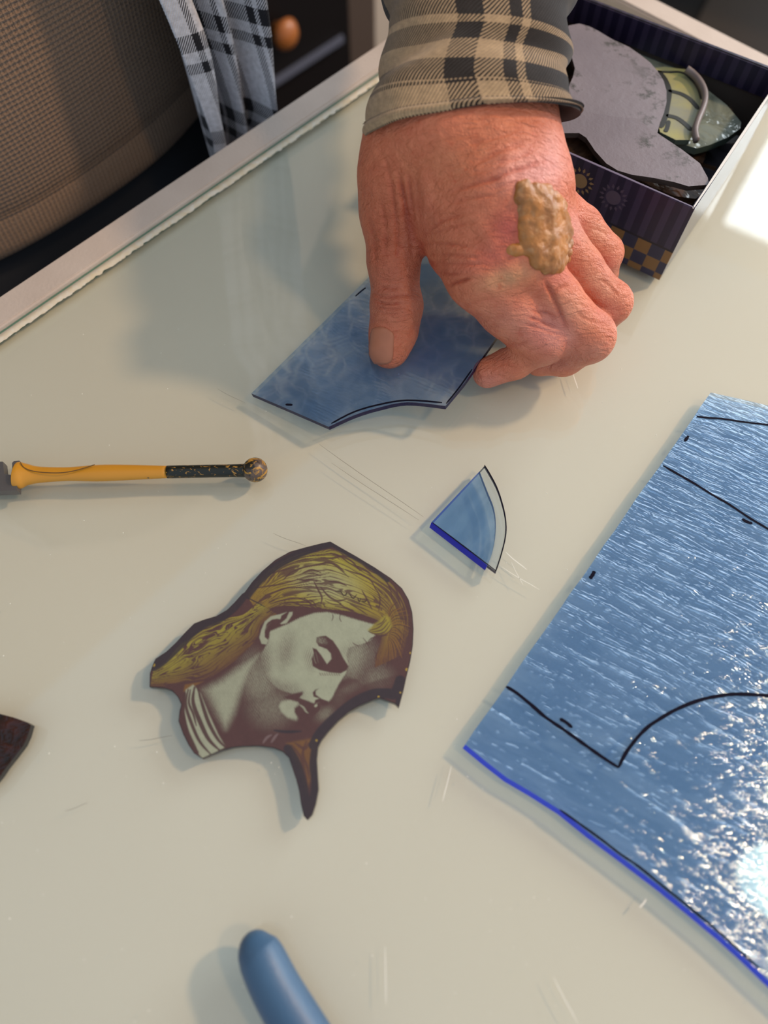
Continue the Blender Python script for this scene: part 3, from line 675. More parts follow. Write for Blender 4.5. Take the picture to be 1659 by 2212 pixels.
def bwall(name, a0, a1, b0, b1, z0, z1, mat, uvax=None):
    vs = [BP(a, b, z) for z in (z0, z1) for a, b in ((a0, b0), (a1, b0), (a1, b1), (a0, b1))]
    fs = [(0, 1, 2, 3), (7, 6, 5, 4), (0, 4, 5, 1), (1, 5, 6, 2), (2, 6, 7, 3), (3, 7, 4, 0)]
    o = mesh(name, vs, fs, [mat, INNER, RIM], bx)
    uvl = o.data.uv_layers.new(name='UVMap')
    crd = [(a, b, z) for z in (z0, z1) for a, b in ((a0, b0), (a1, b0), (a1, b1), (a0, b1))]
    for p in o.data.polygons:
        for li in p.loop_indices:
            q3 = crd[o.data.loops[li].vertex_index]; uvl.data[li].uv = ((q3[0] if uvax != 'b' else q3[1])/100, q3[2]/100)
    return o
w = bwall('front_wall', 0, BWid, 0, 1.6, 0, BH, PRINT); w.data.polygons[4].material_index = 1; w.data.polygons[1].material_index = 0
w['label'] = 'printed front wall with stripes, suns and gold checks'
w = bwall('side_wall', 0, 1.6, 1.7, BDep-1.7, 0, BH, SIDE, 'b'); w.data.polygons[3-0].material_index = 1
w = bwall('side_wall', BWid-1.6, BWid, 1.7, BDep-1.7, 0, BH, PRINT, 'b'); w.data.polygons[5].material_index = 1
w = bwall('back_wall', 0, BWid, BDep-1.6, BDep, 0, BH, PRINT); w.data.polygons[2].material_index = 1
w = bwall('folded_flap', 2, BWid-2, BDep-2.6, BDep-1.7, BH-15, BH-0.5, PRINT)
bwall('box_bottom', 1.7, BWid-1.7, 1.7, BDep-1.7, 0.2, 1.8, INNER)
stroke('rim_edge', [BP(a, 0.8, BH) for a in (0, 40, 90, BWid)], 0.0012, simple('worn_rim', (0.16, 0.13, 0.2), 0.4), bx)
stroke('rim_edge', [BP(0.8, b, BH) for b in (0, 40, 90, BDep)], 0.0014, RIM, bx)
def sun_print(a, z, mat):
    vs = []; fs = []
    def P3(x, y): vs.append(BP(a+x, -0.12, z+y)); return len(vs)-1
    n = 24; ring = [P3(4.1*math.cos(2*math.pi*i/n), 4.1*math.sin(2*math.pi*i/n)) for i in range(n)]; fs.append(ring[::-1])
    for i in range(15):
        t = 2*math.pi*i/15; c_, s_ = math.cos(t), math.sin(t)
        q4 = [P3(c_*r-s_*w_, s_*r+c_*w_) for r, w_ in ((5.1, 0), (6.2, 0.8), (8.0, 0), (6.2, -0.8))]; fs.append(q4[::-1])
    o = mesh('sun_print', vs, fs, mat, bx); return o
def on_front(px, py):
    o = np.array([0, 0, HC]); d = S(px, py, 0)-o; nB = eB
    t = ((FRb-o)@nB)/(d@nB); q = o+d*t-FRb; return q@eA, q[2]
sun_print(*on_front(1253, 391), simple('gold_print', (0.30, 0.21, 0.10), 0.4)); sun_print(*on_front(1325, 427), simple('mauve_print', (0.085, 0.066, 0.105), 0.4))
C3 = lambda x, y: (1150+x/3.26, y/3.26)
LEADM = Mat('oxidised_lead'); _v, _ = LEADM.coord(); _n = LEADM.noise(_v, 70, 4, 0.75); _n2 = LEADM.noise(_v, 22, 2)
LEADM = LEADM.pbr(LEADM.mix(((_n*9-4.7).clamp()*((_n2-0.41)*9).clamp()), LEADM.mix(_n2, (0.13, 0.105, 0.125), (0.24, 0.20, 0.22)), (0.045, 0.038, 0.032)), 0.5, LEADM.bump(_n, 0.4, 0.001))
LEADE = simple('lead_edge', (0.05, 0.035, 0.03), 0.6)
def tilted(pts, zf, th, mats, name, label, cat, grp=None, conv=C3):
    top = [W(*conv(x, y), zf(x, y)) for x, y in pts]
    return tag(plate(name, top, th, mats, None, Vector((0, 0, 1)), 0.0003), label, cat, grp)
GP = Mat('green_grey_glass'); _v, _ = GP.coord(); _n = GP.noise(_v, 45, 3, 0.6, 1)
GP = GP.pbr(GP.mix((_n*2.4-0.7).clamp(), (0.10, 0.12, 0.10), (0.27, 0.31, 0.26)), 0.07, GP.bump(_n, 0.7, 0.004))
GPE = simple('green_glass_rim', (0.10, 0.14, 0.12), 0.1)
tilted([(660,315),(760,350),(880,390),(1000,440),(1100,500),(1230,630),(1370,740),(1470,860),(1465,905),(1380,965),(1250,1020),(1160,1045),(1000,1000),(880,930),(740,700),(640,420)], lambda x, y: 36, 0.004, (GP, GPE), 'glass_fragment', 'rough greenish clear glass fragment at the right of the scrap in the box', 'glass piece')
YG = Mat('yellow_painted_glass'); _v, _ = YG.coord(); _n = YG.noise(_v, 50, 3)
YG = YG.pbr(YG.mix((_n*3-1.1).clamp(), (0.30, 0.31, 0.25), (0.44, 0.42, 0.17)), 0.1)
yel = empty('painted_glass_fragment', W(*C3(1030, 750), 38), 'pale yellow glass fragment with thick dark painted lines in the box', 'glass piece')
zy = 39.5
plate('glass_body', [W(*C3(x, y), zy) for x, y in [(840,480),(930,470),(1010,480),(1090,490),(1150,560),(1185,650),(1195,740),(1165,850),(1130,930),(1110,985),(1010,985),(900,930),(860,800)]], 0.003, (YG, GPE), yel)
LN = simple('dark_glass_paint', (0.03, 0.032, 0.03), 0.4)
for pts, w_ in (([(880,500),(930,560),(960,640),(950,730),(930,830),(900,900)], 3.4), ([(955,640),(1040,660),(1110,700),(1170,770)], 2.6), ([(940,815),(1010,830),(1070,870),(1120,920)], 2.8), ([(960,850),(950,900),(935,930)], 2.4), ([(880,505),(960,510),(1040,510),(1100,540),(1165,620),(1190,700)], 1.5)):
    stroke('painted_line', [W(*C3(p[0], p[1]), zy) for p in catmull(pts, 4)], w_/1000, LN, yel)
CAMEM = simple('lead_strip', (0.24, 0.20, 0.20), 0.45)
tag(tube('lead_came_strip', [W(*C3(p[0], p[1]), 43+p[2]) for p in catmull([(1085,485,1),(1130,520,0),(1175,570,0),(1210,640,0),(1215,710,0),(1195,780,0),(1165,850,0),(1145,920,-1),(1155,990,-2)], 5)], 0.0017, CAMEM, None, 8, True, 1.3), 'bent grey lead strip lying over the yellow painted glass', 'lead strip')
tilted([(100,330),(255,180),(330,166),(400,185),(460,215),(560,275),(680,330),(760,385),(830,440),(885,505),(925,570),(945,640),(945,720),(925,800),(900,860),(880,935),(700,1000),(400,960),(200,860),(120,700),(240,640),(285,545),(300,480),(280,410),(240,360),(150,420)], lambda x, y: 50-(x-300)*0.006, 0.0028, (LEADM, LEADE), 'lead_plate', 'larger upright lobed grey lead plate with a corroded surface in the box', 'metal plate')
tilted([(60,880),(200,830),(320,792),(450,800),(600,825),(740,835),(800,880),(900,950),(1050,1050),(1180,1150),(1235,1250),(1245,1300),(1100,1312),(1000,1282),(850,1252),(700,1230),(600,1200),(520,1150),(440,1060),(380,970),(330,937),(200,938),(90,930)], lambda x, y: 55.0-(x-300)*0.003, 0.0028, (LEADM, LEADE), 'lead_plate', 'pointed grey lead plate lying across the front of the box', 'metal plate')
BG = Mat('brown_scrap_glass'); _v, _ = BG.coord(); _n = BG.noise(_v, 60, 3, 0.6, 1.0)
BG = BG.pbr(BG.mix((_n*3-1).clamp(), (0.02, 0.010, 0.008), (0.16, 0.085, 0.05)), 0.12, BG.bump(_n, 0.5, 0.002))
SMK = Mat('smoky_glass').pbr((0.05, 0.045, 0.055), 0.05)
frags = [([(150,960),(340,940),(430,1060),(520,1160),(420,1150),(250,1080)], 46, BG, 'brown glass fragment under the front lead plate, by the wrist'),
         ([(700,1235),(900,1270),(1100,1320),(1240,1330),(1150,1400),(1000,1380),(850,1320)], 40, BG, 'amber brown fragment along the front wall of the box'),
         ([(1280,600),(1400,590),(1530,640),(1560,700),(1480,760),(1330,700)], 22, BG, 'brown fragment against the back wall of the box'),
         ([(1010,400),(1100,410),(1180,470),(1150,520),(1030,470)], 33, BG, 'small brown fragment above the lead strip'),
         ([(1340,680),(1450,640),(1480,700),(1380,800)], 26, simple('tan_scrap', (0.22, 0.13, 0.08), 0.3), 'tan ribbed fragment right of the greenish glass'),
         ([(1150,1080),(1330,1000),(1420,1020),(1380,1150),(1260,1290),(1180,1200)], 20, SMK, 'smoky violet glass fragment in the right corner of the box'),
         ([(1000,1010),(1180,1060),(1240,1040),(1200,1150),(1100,1110)], 28, BG, 'dark red brown fragment below the greenish glass'),
         ([(1060,1330),(1240,1290),(1260,1330),(1170,1440),(1090,1400)], 16, SMK, 'small dark shiny shard in the front corner of the box'),
         ([(620,1000),(1000,1080),(1180,1180),(1150,1330),(800,1290),(500,1180)], 30, BG, 'wide dark brown fragment hidden under the lead plates')]
for pts, z, mt, lb in frags:
    tilted(pts, lambda x, y, z=z: z, 0.003, (mt, mt), 'glass_fragment', lb, 'glass piece')
# loose filler of small shards under the big ones
bm = bmesh.new()
for i in range(170):
    a, b, z = random.uniform(8, BWid-8), random.uniform(8, BDep-8), random.uniform(7, 14)
    mt = Matrix.Translation(BP(a, b, z)) @ Matrix.Rotation(random.uniform(0, 6.28), 4, 'Z') @ Matrix.Rotation(random.uniform(-.5, .5), 4, 'X') @ Matrix.Diagonal((random.uniform(.007, .018), random.uniform(.005, .012), .0025, 1))
    bmesh.ops.create_cube(bm, size=1, matrix=mt)
me = bpy.data.meshes.new('small_glass_shards'); bm.to_mesh(me); bm.free(); me.materials.append(BG)
o = tag(link('small_glass_shards', me), 'loose small dark glass shards covering the bottom of the box', 'glass shards'); o['kind'] = 'stuff'
#PART3
# ------------------------------------------------------------------ the person: arm and hand as one implicit surface
def seg_d(P, a, b, ra, rb, sq=1.0):
    """distance to a tapered capsule; P (n,3)"""
    ba = b-a; l2 = ba@ba; t = np.clip(((P-a)@ba)/l2, 0, 1)
    d = P-a-t[:, None]*ba
    return np.sqrt((d*d).sum(1))-(ra+(rb-ra)*t)
def smin(a, b, k):
    h = np.maximum(k-np.abs(a-b), 0)/k
    return np.minimum(a, b)-h*h*k*0.25
def SS(x, y, z): return S(x, y, z)
WR = [(893, 292, 92, 17), (950, 285, 98, 19), (1030, 282, 99, 19.5), (1112, 285, 94, 17)]
FA = [S(950, 90, 104), S(1030, 90, 107), S(1112, 90, 104)]
ELB = np.array([62, 590, 136.0])
PALM = [ # (a, ra, b, rb)
    (SS(950, 285, 97), 19, SS(1000, 430, 80), 17), (SS(1000, 430, 80), 17, SS(1040, 590, 64), 15.5),
    (SS(1030, 282, 99), 19.5, SS(1075, 430, 84), 17), (SS(1075, 430, 84), 17, SS(1120, 560, 69), 14.5),
    (SS(1080, 285, 96), 18, SS(1130, 420, 82), 16), (SS(1130, 420, 82), 16, SS(1172, 510, 69), 13),
    (SS(1112, 285, 94), 17, SS(1150, 390, 80), 15), (SS(1150, 390, 80), 15, SS(1182, 450, 68), 12),
    (SS(885, 292, 92), 17, SS(955, 420, 74), 16), (SS(955, 420, 74), 16, SS(985, 540, 60), 13),
    (SS(885, 292, 92), 17, SS(862, 380, 78), 16.5), (SS(862, 380, 78), 16.5, SS(850, 460, 64), 14.5),
    (SS(900, 400, 72), 15, SS(885, 490, 58), 9)]
THUMB = [(850, 455, 64, 14.6), (850, 560, 48, 12.2), (857, 665, 32, 12.0), (850, 715, 24, 11.6), (841, 752, 20.5, 10.2)]
IDX = [(1040, 590, 62, 15.5), (1100, 660, 50, 14.6), (1164, 732, 35, 12.4), (1112, 781, 22, 8.6), (1054, 805, 15, 7.6)]
MID = [(1128, 560, 68, 13.5), (1200, 645, 52, 11.6), (1268, 730, 35, 12.0), (1220, 772, 21, 9.0), (1165, 778, 15, 8.0)]
RNG = [(1188, 500, 66, 12), (1252, 580, 52, 10.4), (1314, 657, 37, 10.0), (1292, 700, 23, 8.6), (1250, 725, 15, 7.8)]
LIT = [(1190, 440, 64, 11), (1255, 490, 54, 9.6), (1303, 548, 42, 9.4), (1298, 592, 26, 8.2), (1268, 622, 16, 7.4)]
def chain(P, pts, k=2.5):
    r = None
    q = [(SS(*p[:3]), p[3]) for p in pts]
    for (a, ra), (b, rb) in zip(q[:-1], q[1:]):
        d = seg_d(P, a, b, ra, rb); r = d if r is None else smin(r, d, k)
    return r
BCH = [(SS(*p), r) for p, r in (((1108, 300, 112), 5), ((1160, 440, 88), 5))]
def hand_sdf(P):
    d = None
    for a, ra, b, rb in PALM:
        e = seg_d(P, a, b, ra, rb); d = e if d is None else smin(d, e, 11)
    for w, f, rf in zip((WR[0], WR[1], WR[3]), FA, (17, 19, 17)):
        e = seg_d(P, SS(*w[:3]), f, w[3], rf); d = smin(d, e, 10)
        e = seg_d(P, f, ELB, rf, 27); d = smin(d, e, 10)
    th = chain(P, THUMB, 4); d = smin(d, th, 7)
    fs = None
    for c in (IDX, MID, RNG, LIT):
        e = chain(P, c); fs = e if fs is None else smin(fs, e, 1.6)
    d = smin(d, fs, 6)
    # knuckle bulges
    for x, y, z, r in ((1178, 728, 37, 11.8), (1274, 724, 37, 11.4), (1322, 652, 39, 9.4), (856, 660, 34, 11.6)):
        c = SS(x, y, z); e = np.sqrt(((P-c)**2).sum(1))-r; d = smin(d, e, 4)
    return d
# creases of the skin in the photo's hand crop, turned into relief of the real surface
HX = lambda x, y: (740+x/2.5136, 220+y/2.5136)
CRE = [([(300,370),(330,520),(375,700),(405,790)], 1.1, 1.6), ([(352,380),(372,560),(398,720)], .7, 1.2), ([(255,430),(285,600),(300,760),(290,880)], .6, 1.2), ([(205,520),(232,700),(225,850)], .4, 1.2),
       ([(320,500),(345,640),(370,760),(385,860)], .6, .9), ([(405,745),(425,775),(440,850),(520,905)], 1.6, 1.6), ([(415,762),(470,700),(560,640),(700,600)], .55, 1.0), ([(430,775),(560,770),(720,790)], .5, .9),
       ([(425,740),(600,680),(760,640)], .4, .8), ([(450,830),(600,830),(760,850)], .4, .9), ([(470,870),(620,880),(800,880)], .4, .9), ([(555,1000),(610,985),(700,955)], 1.0, 1.1), ([(500,910),(560,935),(640,930)], .5, .9),
       ([(165,1040),(230,1062),(330,1050),(400,1060)], .6, .8), ([(165,1078),(250,1098),(345,1090)], .6, .8), ([(175,1112),(260,1127),(330,1112)], .45, .8), ([(185,1000),(260,1012),(330,1000)], .45, .8), ([(190,960),(280,975),(350,960)], .3, .8), ([(180,1140),(260,1155),(330,1150)], .35, .7),
       ([(700,340),(850,270),(1000,215)], .45, 1.2), ([(760,445),(900,385),(1050,335),(1130,305)], .7, 1.1), ([(600,485),(760,435),(900,412)], .5, 1.1), ([(800,480),(900,450),(960,420)], .4, .8), ([(640,250),(800,200),(980,160)], .3, 1.2), ([(560,560),(700,520),(860,505)], .35, 1.0), ([(820,350),(930,310),(1060,250)], .4, 1.0),
       ([(990,1165),(1090,1195),(1180,1235)], .6, .8), ([(1010,1130),(1110,1150),(1165,1180)], .5, .8), ([(960,1200),(1080,1235),(1190,1270)], .4, .8), ([(1010,1215),(1040,1180),(1060,1130)], .3, .7),
       ([(1130,1060),(1180,1010),(1240,1000)], .5, .8), ([(1260,1130),(1320,1180),(1400,1200)], .35, .8), ([(1390,960),(1450,1000),(1500,1060)], .35, .8), ([(1340,690),(1400,700),(1460,740)], .35, .7), ([(1090,965),(1120,1010),(1170,1120),(1215,1240)], 1.0, 1.3),
       ([(600,1120),(720,1090),(860,1060)], .3, 1.0), ([(700,1200),(800,1180),(900,1150)], .3, 1.0), ([(830,1318),(940,1325),(1010,1300)], .8, 1.2),
       ([(140,620),(170,760),(175,900)], .4, 1.4), ([(220,280),(260,430),(280,520)], .35, 1.4), ([(420,330),(450,480),(470,620)], -.7, 4), ([(620,560),(760,700),(900,900),(1000,1060)], -.5, 5), ([(900,200),(880,420),(930,560)], -.4, 5)]
def relief(P):
    x, y = proj(P); d = np.zeros(len(P))
    bb = {}
    for pts, dep, w in CRE:
        pp = [HX(*p[:2]) for p in catmull([(a, b) for a, b in pts], 4)]
        wpx = w*4.7; xs = [p[0] for p in pp]; ys = [p[1] for p in pp]
        m = (x > min(xs)-3*wpx) & (x < max(xs)+3*wpx) & (y > min(ys)-3*wpx) & (y < max(ys)+3*wpx)
        if not m.any(): continue
        dd, a = polydist(x[m], y[m], pp)
        d[m] -= dep*np.exp(-(dd/wpx)**2*1.6)*np.clip(np.sin(np.pi*np.clip(a, .03, .97))*1.5, 0, 1)
    return d
def surface_nets(sdf, lo, hi, h, blk=8):
    n = np.ceil((hi-lo)/h/blk).astype(int)*blk
    G = np.full(tuple(n+1), 9.0, np.float32)
    nb = n//blk
    ii = np.stack(np.meshgrid(*[np.arange(k) for k in nb], indexing='ij'), -1).reshape(-1, 3)
    ctr = lo+(ii+0.5)*blk*h
    dc = sdf(ctr); R = blk*h*0.90+2
    fill = np.where(dc < 0, -9.0, 9.0)
    o = np.arange(blk+1); oo = np.stack(np.meshgrid(o, o, o, indexing='ij'), -1).reshape(-1, 3)
    for (i, j, k), f, d in zip(ii, fill, dc):
        if abs(d) >= R and f < 0: G[i*blk:(i+1)*blk+1, j*blk:(j+1)*blk+1, k*blk:(k+1)*blk+1] = f
    act = ii[np.abs(dc) < R]
    for s0 in range(0, len(act), 400):
        A = act[s0:s0+400]; ip = (A[:, None, :]*blk+oo[None]).reshape(-1, 3)
        G[ip[:, 0], ip[:, 1], ip[:, 2]] = sdf(lo+ip*h)
    s = G < 0
    # cells with mixed corners
    c = [s[a:s.shape[0]-1+a, b:s.shape[1]-1+b, e:s.shape[2]-1+e] for a in (0, 1) for b in (0, 1) for e in (0, 1)]
    cnt = sum(x.astype(np.int8) for x in c); mixd = (cnt > 0) & (cnt < 8)
    ci = np.argwhere(mixd); vid = -np.ones(mixd.shape, np.int64); vid[mixd] = np.arange(len(ci))
    acc = np.zeros((len(ci), 3)); w = np.zeros(len(ci))
    cor = np.array([(a, b, e) for a in (0, 1) for b in (0, 1) for e in (0, 1)])
    g = [G[ci[:, 0]+a, ci[:, 1]+b, ci[:, 2]+e] for a, b, e in cor]
    for i in range(8):
        for j in range(i+1, 8):
            if np.abs(cor[i]-cor[j]).sum() != 1: continue
            m = (g[i] < 0) != (g[j] < 0); t = g[i]/(g[i]-g[j]+1e-12)
            acc[m] += (cor[i]+(cor[j]-cor[i])*t[m, None]); w[m] += 1
    v = lo+(ci+acc/np.maximum(w, 1)[:, None])*h
    quads = []
    for ax in range(3):
        sl0 = [slice(None)]*3; sl1 = [slice(None)]*3; sl0[ax] = slice(0, -1); sl1[ax] = slice(1, None)
        a, b = s[tuple(sl0)], s[tuple(sl1)]; e = np.argwhere(a != b)
        o1, o2 = [k for k in range(3) if k != ax]
        e = e[(e[:, o1] > 0) & (e[:, o2] > 0) & (e[:, o1] < mixd.shape[o1]) & (e[:, o2] < mixd.shape[o2])]
        def V_(d1, d2):
            q = e.copy(); q[:, o1] -= d1; q[:, o2] -= d2; return vid[q[:, 0], q[:, 1], q[:, 2]]
        q = np.c_[V_(1, 1), V_(0, 1), V_(0, 0), V_(1, 0)]
        flip = a[e[:, 0], e[:, 1], e[:, 2]]
        if ax == 1: flip = ~flip
        q[~flip] = q[~flip][:, ::-1]; quads.append(q)
    q = np.vstack(quads); q = q[(q >= 0).all(1)]
    return v, q
def grad(sdf, P, e=0.5):
    g = np.stack([sdf(P+np.eye(3)[i]*e)-sdf(P-np.eye(3)[i]*e) for i in range(3)], 1)
    return g/np.maximum(np.linalg.norm(g, axis=1), 1e-6)[:, None]

person = empty('person', UV(140, -530, -900), 'person in brown waffle knit sweater and open plaid flannel shirt pressing glass with one hand', 'person')
hv, hq = surface_nets(hand_sdf, np.array([-50., 110, 2]), np.array([150., 560, 150]), 0.8)
gn = grad(hand_sdf, hv); hv = hv-gn*hand_sdf(hv)[:, None]
rl = relief(hv); up = np.clip(gn[:, 2]*1.3+0.45, 0, 1)
fine = 0.10*fbm(hv[:, 0]*.45, hv[:, 1]*.45, hv[:, 2]*.45)+0.28*fbm(hv[:, 0]*.12+9, hv[:, 1]*.12, hv[:, 2]*.12)
hv2 = hv+gn*(rl*1.7*up+fine)[:, None]
hv2[:, 2] = np.maximum(hv2[:, 2], 5.15)
X, Y = proj(hv); hx, hy = (X-740)*2.5136, (Y-220)*2.5136
skin = np.tile(np.array([0.64, 0.185, 0.095]), (len(hv), 1))
def tint(cx, cy, rx, ry, ang, c, amt):
    global skin
    ca, sa = math.cos(math.radians(ang)), math.sin(math.radians(ang))
    u = ((hx-cx)*ca+(hy-cy)*sa)/rx; v = (-(hx-cx)*sa+(hy-cy)*ca)/ry
    w = (amt*np.exp(-(u*u+v*v)))[:, None]; skin = skin*(1-w)+np.array(c)*w
RED, PINK, PALE, TAN = (0.48, 0.085, 0.075), (0.72, 0.31, 0.27), (0.70, 0.36, 0.24), (0.58, 0.19, 0.085)
tint(250, 800, 170, 480, 5, (0.46, 0.115, 0.055), .9); tint(260, 1060, 150, 160, 0, (0.46, 0.17, 0.115), .35)
tint(600, 330, 330, 160, -15, TAN, .5); tint(900, 690, 95, 120, 15, RED, .75); tint(820, 850, 110, 70, 0, RED, .5); tint(1040, 400, 150, 70, -15, PINK, .85)
tint(1000, 330, 170, 120, -20, PINK, .45); tint(1080, 1200, 150, 110, 20, PINK, .4); tint(700, 900, 220, 60, -5, (0.62, 0.17, 0.11), .4); tint(430, 620, 90, 200, 0, (0.60, 0.17, 0.10), .4); tint(1140, 300, 60, 200, 0, PINK, .5); tint(1160, 960, 90, 60, -20, RED, .45); tint(1150, 1270, 120, 90, 20, PINK, .6); tint(1050, 1250, 90, 70, 0, RED, .3)
tint(1260, 680, 60, 90, 0, PINK, .6); tint(1380, 720, 100, 70, 40, PALE, .4); tint(1400, 1000, 130, 60, 45, PALE, .4); tint(1250, 1120, 120, 60, 50, PALE, .4); tint(880, 960, 160, 60, -15, (0.62, 0.36, 0.18), .6)
tint(900, 1200, 180, 120, 30, (0.60, 0.24, 0.165), .5); tint(800, 1530, 120, 60, 0, (0.60, 0.22, 0.17), .7); tint(1200, 1420, 200, 60, -10, (0.5, 0.2, 0.15), .5)
tint(1400, 1340, 80, 60, 0, (0.58, 0.24, 0.17), .5); tint(1450, 1150, 80, 80, 0, (0.55, 0.20, 0.16), .4); tint(1460, 880, 70, 60, 0, (0.62, 0.24, 0.18), .5)
mot = fbm(hv[:, 0]*.22, hv[:, 1]*.22, hv[:, 2]*.22, 4); sp = np.clip(fbm(hv[:, 0]*.5+5, hv[:, 1]*.5, hv[:, 2]*.5)*4-1.6, 0, 1)
skin = skin*(1+mot[:, None]*np.array([.10, .22, .24])); skin = skin*(1-sp[:, None]*np.array([.10, .3, .34])); skin = np.clip(skin, 0.01, 0.9)
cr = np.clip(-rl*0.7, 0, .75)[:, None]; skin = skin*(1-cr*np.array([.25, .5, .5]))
SK = Mat('skin'); _v, (_x, _y, _z) = SK.coord()
_n = SK.noise(SK.comb(_x*0.8, _y*1.0, _z), 420, 4, 0.65, 0.6); _w = SK.noise(SK.comb(_x*0.35+_y*0.3, _y*1.6-_x*0.3, _z), 230, 3, 0.6, 1.2); _vv = SK.voro(_v, 900)
SKN = SK.bump(_n*0.6+_w*1.3+_vv*0.3, 1.0, 0.0011)
_r = SK.noise(_v, 160, 2)*0.2+0.33
SKM = SK.pbr(SK.attr('col'), _r, SKN, spec=0.38, sss=0.06)
arm = npmesh('body', hv2, hq, SKM, person, True, skin)
arm['label'] = 'bare reddish left hand, wrist and forearm'
# view-ray hits on the hand, for the nail and the growth
def hit(px, py):
    px, py = np.atleast_1d(px), np.atleast_1d(py)
    o = np.array([0, 0, HC]); d = np.stack([S(a, b, 0) for a, b in zip(px, py)])-o; d /= np.linalg.norm(d, axis=1)[:, None]
    t = np.full(len(px), 150.0)
    for _ in range(70): t += np.clip(hand_sdf(o+d*t[:, None]), -3, 30)*0.9
    return o+d*t[:, None]
# thumb nail: curved sheet with a free edge
nu, nv_ = 15, 15; vs = []
cor = [(156, 1228), (282, 1252), (272, 1412), (133, 1400)]
P0 = []
for j in range(nv_):
    for i in range(nu):
        s, t = i/(nu-1), j/(nv_-1)
        s2 = 0.5+(s-0.5)*(1-0.16*(abs(2*t-1)**6)); tb = t
        x = (cor[0][0]*(1-s2)+cor[1][0]*s2)*(1-tb)+(cor[3][0]*(1-s2)+cor[2][0]*s2)*tb
        y = (cor[0][1]*(1-s2)+cor[1][1]*s2)*(1-tb)+(cor[3][1]*(1-s2)+cor[2][1]*s2)*tb
        y += -16*(1-(2*s-1)**2)*(1-t)+14*(1-(2*s-1)**2)*t
        P0.append(HX(x, y))
P0 = np.array(P0); h0 = hit(P0[:, 0], P0[:, 1]); g0 = grad(hand_sdf, h0)
e_ = np.array([min(i, nu-1-i)/((nu-1)/2) for j in range(nv_) for i in range(nu)]); ej = np.array([j/(nv_-1) for j in range(nv_) for i in range(nu)])
topn = h0+g0*(0.15+0.55*np.clip(e_*3, 0, 1)*np.clip(ej*6+.2, 0, 1)+0.25*ej)[:, None]; botn = h0-g0*0.4
vs = [M3(p) for p in topn]+[M3(p) for p in botn]; n0 = nu*nv_; fs = []
for j in range(nv_-1):
    for i in range(nu-1):
        a = j*nu+i; fs += [(a, a+nu, a+nu+1, a+1), (n0+a, n0+a+1, n0+a+nu+1, n0+a+nu)]
loop = [i for i in range(nu)]+[j*nu+nu-1 for j in range(1, nv_)]+[(nv_-1)*nu+i for i in range(nu-2, -1, -1)]+[j*nu for j in range(nv_-2, 0, -1)]
for a, b in zip(loop, loop[1:]+loop[:1]): fs.append((a, b, n0+b, n0+a))
NM = Mat('fingernail'); _v, _ = NM.coord(); NM = NM.pbr(NM.mix(NM.noise(_v, 200, 2), (0.42, 0.155, 0.088), (0.52, 0.205, 0.12)), 0.42, spec=0.3)
mesh('fingernail', vs, fs, NM, arm, True)
# crusted yellow growth on the outer knuckles: lumps seated on the hand
lump = []
for i in range(430):
    a = random.uniform(0, 6.283); r = math.sqrt(random.random())
    x = 1105+r*math.cos(a)*138+0.0; y = 690+r*math.sin(a)*235
    x += (y-690)*0.12
    if x > 1236: x = 1236-random.uniform(0, 26)
    lump.append((x, y, r))
lump += [(985+random.uniform(-30, 30), 500+random.uniform(-60, 40), .8) for _ in range(30)]+[(925+random.uniform(-30, 50), 805+random.uniform(-15, 20), 1.0) for _ in range(14)]
LX = np.array(lump); hp = hit(*[np.array(t) for t in zip(*[HX(a, b) for a, b, r in lump])]); hg = grad(hand_sdf, hp)
ok_ = np.abs(hand_sdf(hp)) < 1.0; hp, hg, LX = hp[ok_], hg[ok_], LX[ok_]
lr = np.array([random.uniform(1.5, 2.7)*(1.1-0.3*r) for r in LX[:, 2]])
lc = hp+hg*(3.0*(1-LX[:, 2]**2.5)+rng.uniform(-.9, .7, len(lr))-lr*0.62)[:, None]
base_d = lambda P: hand_sdf(P)
ctr = (lc.max(0)+lc.min(0))/2
def crust_sdf(P):
    d = np.full(len(P), 50.0)
    for s0 in range(0, len(P), 20000):
        Q = P[s0:s0+20000]; m = np.full(len(Q), 50.0)
        for c, r in zip(lc, lr):
            e = np.sqrt(((Q-c)**2).sum(1))-r; m = smin(m, e, 1.5)
        d[s0:s0+20000] = m
    return d
cv, cq = surface_nets(crust_sdf, lc.min(0)-5, lc.max(0)+5, 0.55)
cn = grad(crust_sdf, cv, .3)
cv = cv+cn*(0.30*fbm(cv[:, 0]*.7, cv[:, 1]*.7, cv[:, 2]*.7, 4))[:, None]
t1 = np.clip(fbm(cv[:, 0]*.16, cv[:, 1]*.16, cv[:, 2]*.16)*1.4+.5, 0, 1)[:, None]; t2 = np.clip(fbm(cv[:, 0]*.5+4, cv[:, 1]*.5, cv[:, 2]*.5)*2.2-0.2, 0, 1)[:, None]
cc = np.array([0.50, 0.20, 0.045])*(1-t1)+np.array([0.33, 0.135, 0.04])*t1; cc = cc*(1-t2*.6)+np.array([0.60, 0.33, 0.15])*t2*.5
CR = Mat('crusted_skin'); _v, _ = CR.coord(); _n = CR.noise(_v, 600, 4, 0.65)
CRM = CR.pbr(CR.attr('col'), 0.36, CR.bump(_n, 0.6, 0.0006), sss=0.3, sssr=(1, .6, .25))
npmesh('skin_growth', cv, cq, CRM, arm, True, cc)['label'] = 'crusted yellow brown growth on the outer knuckles'

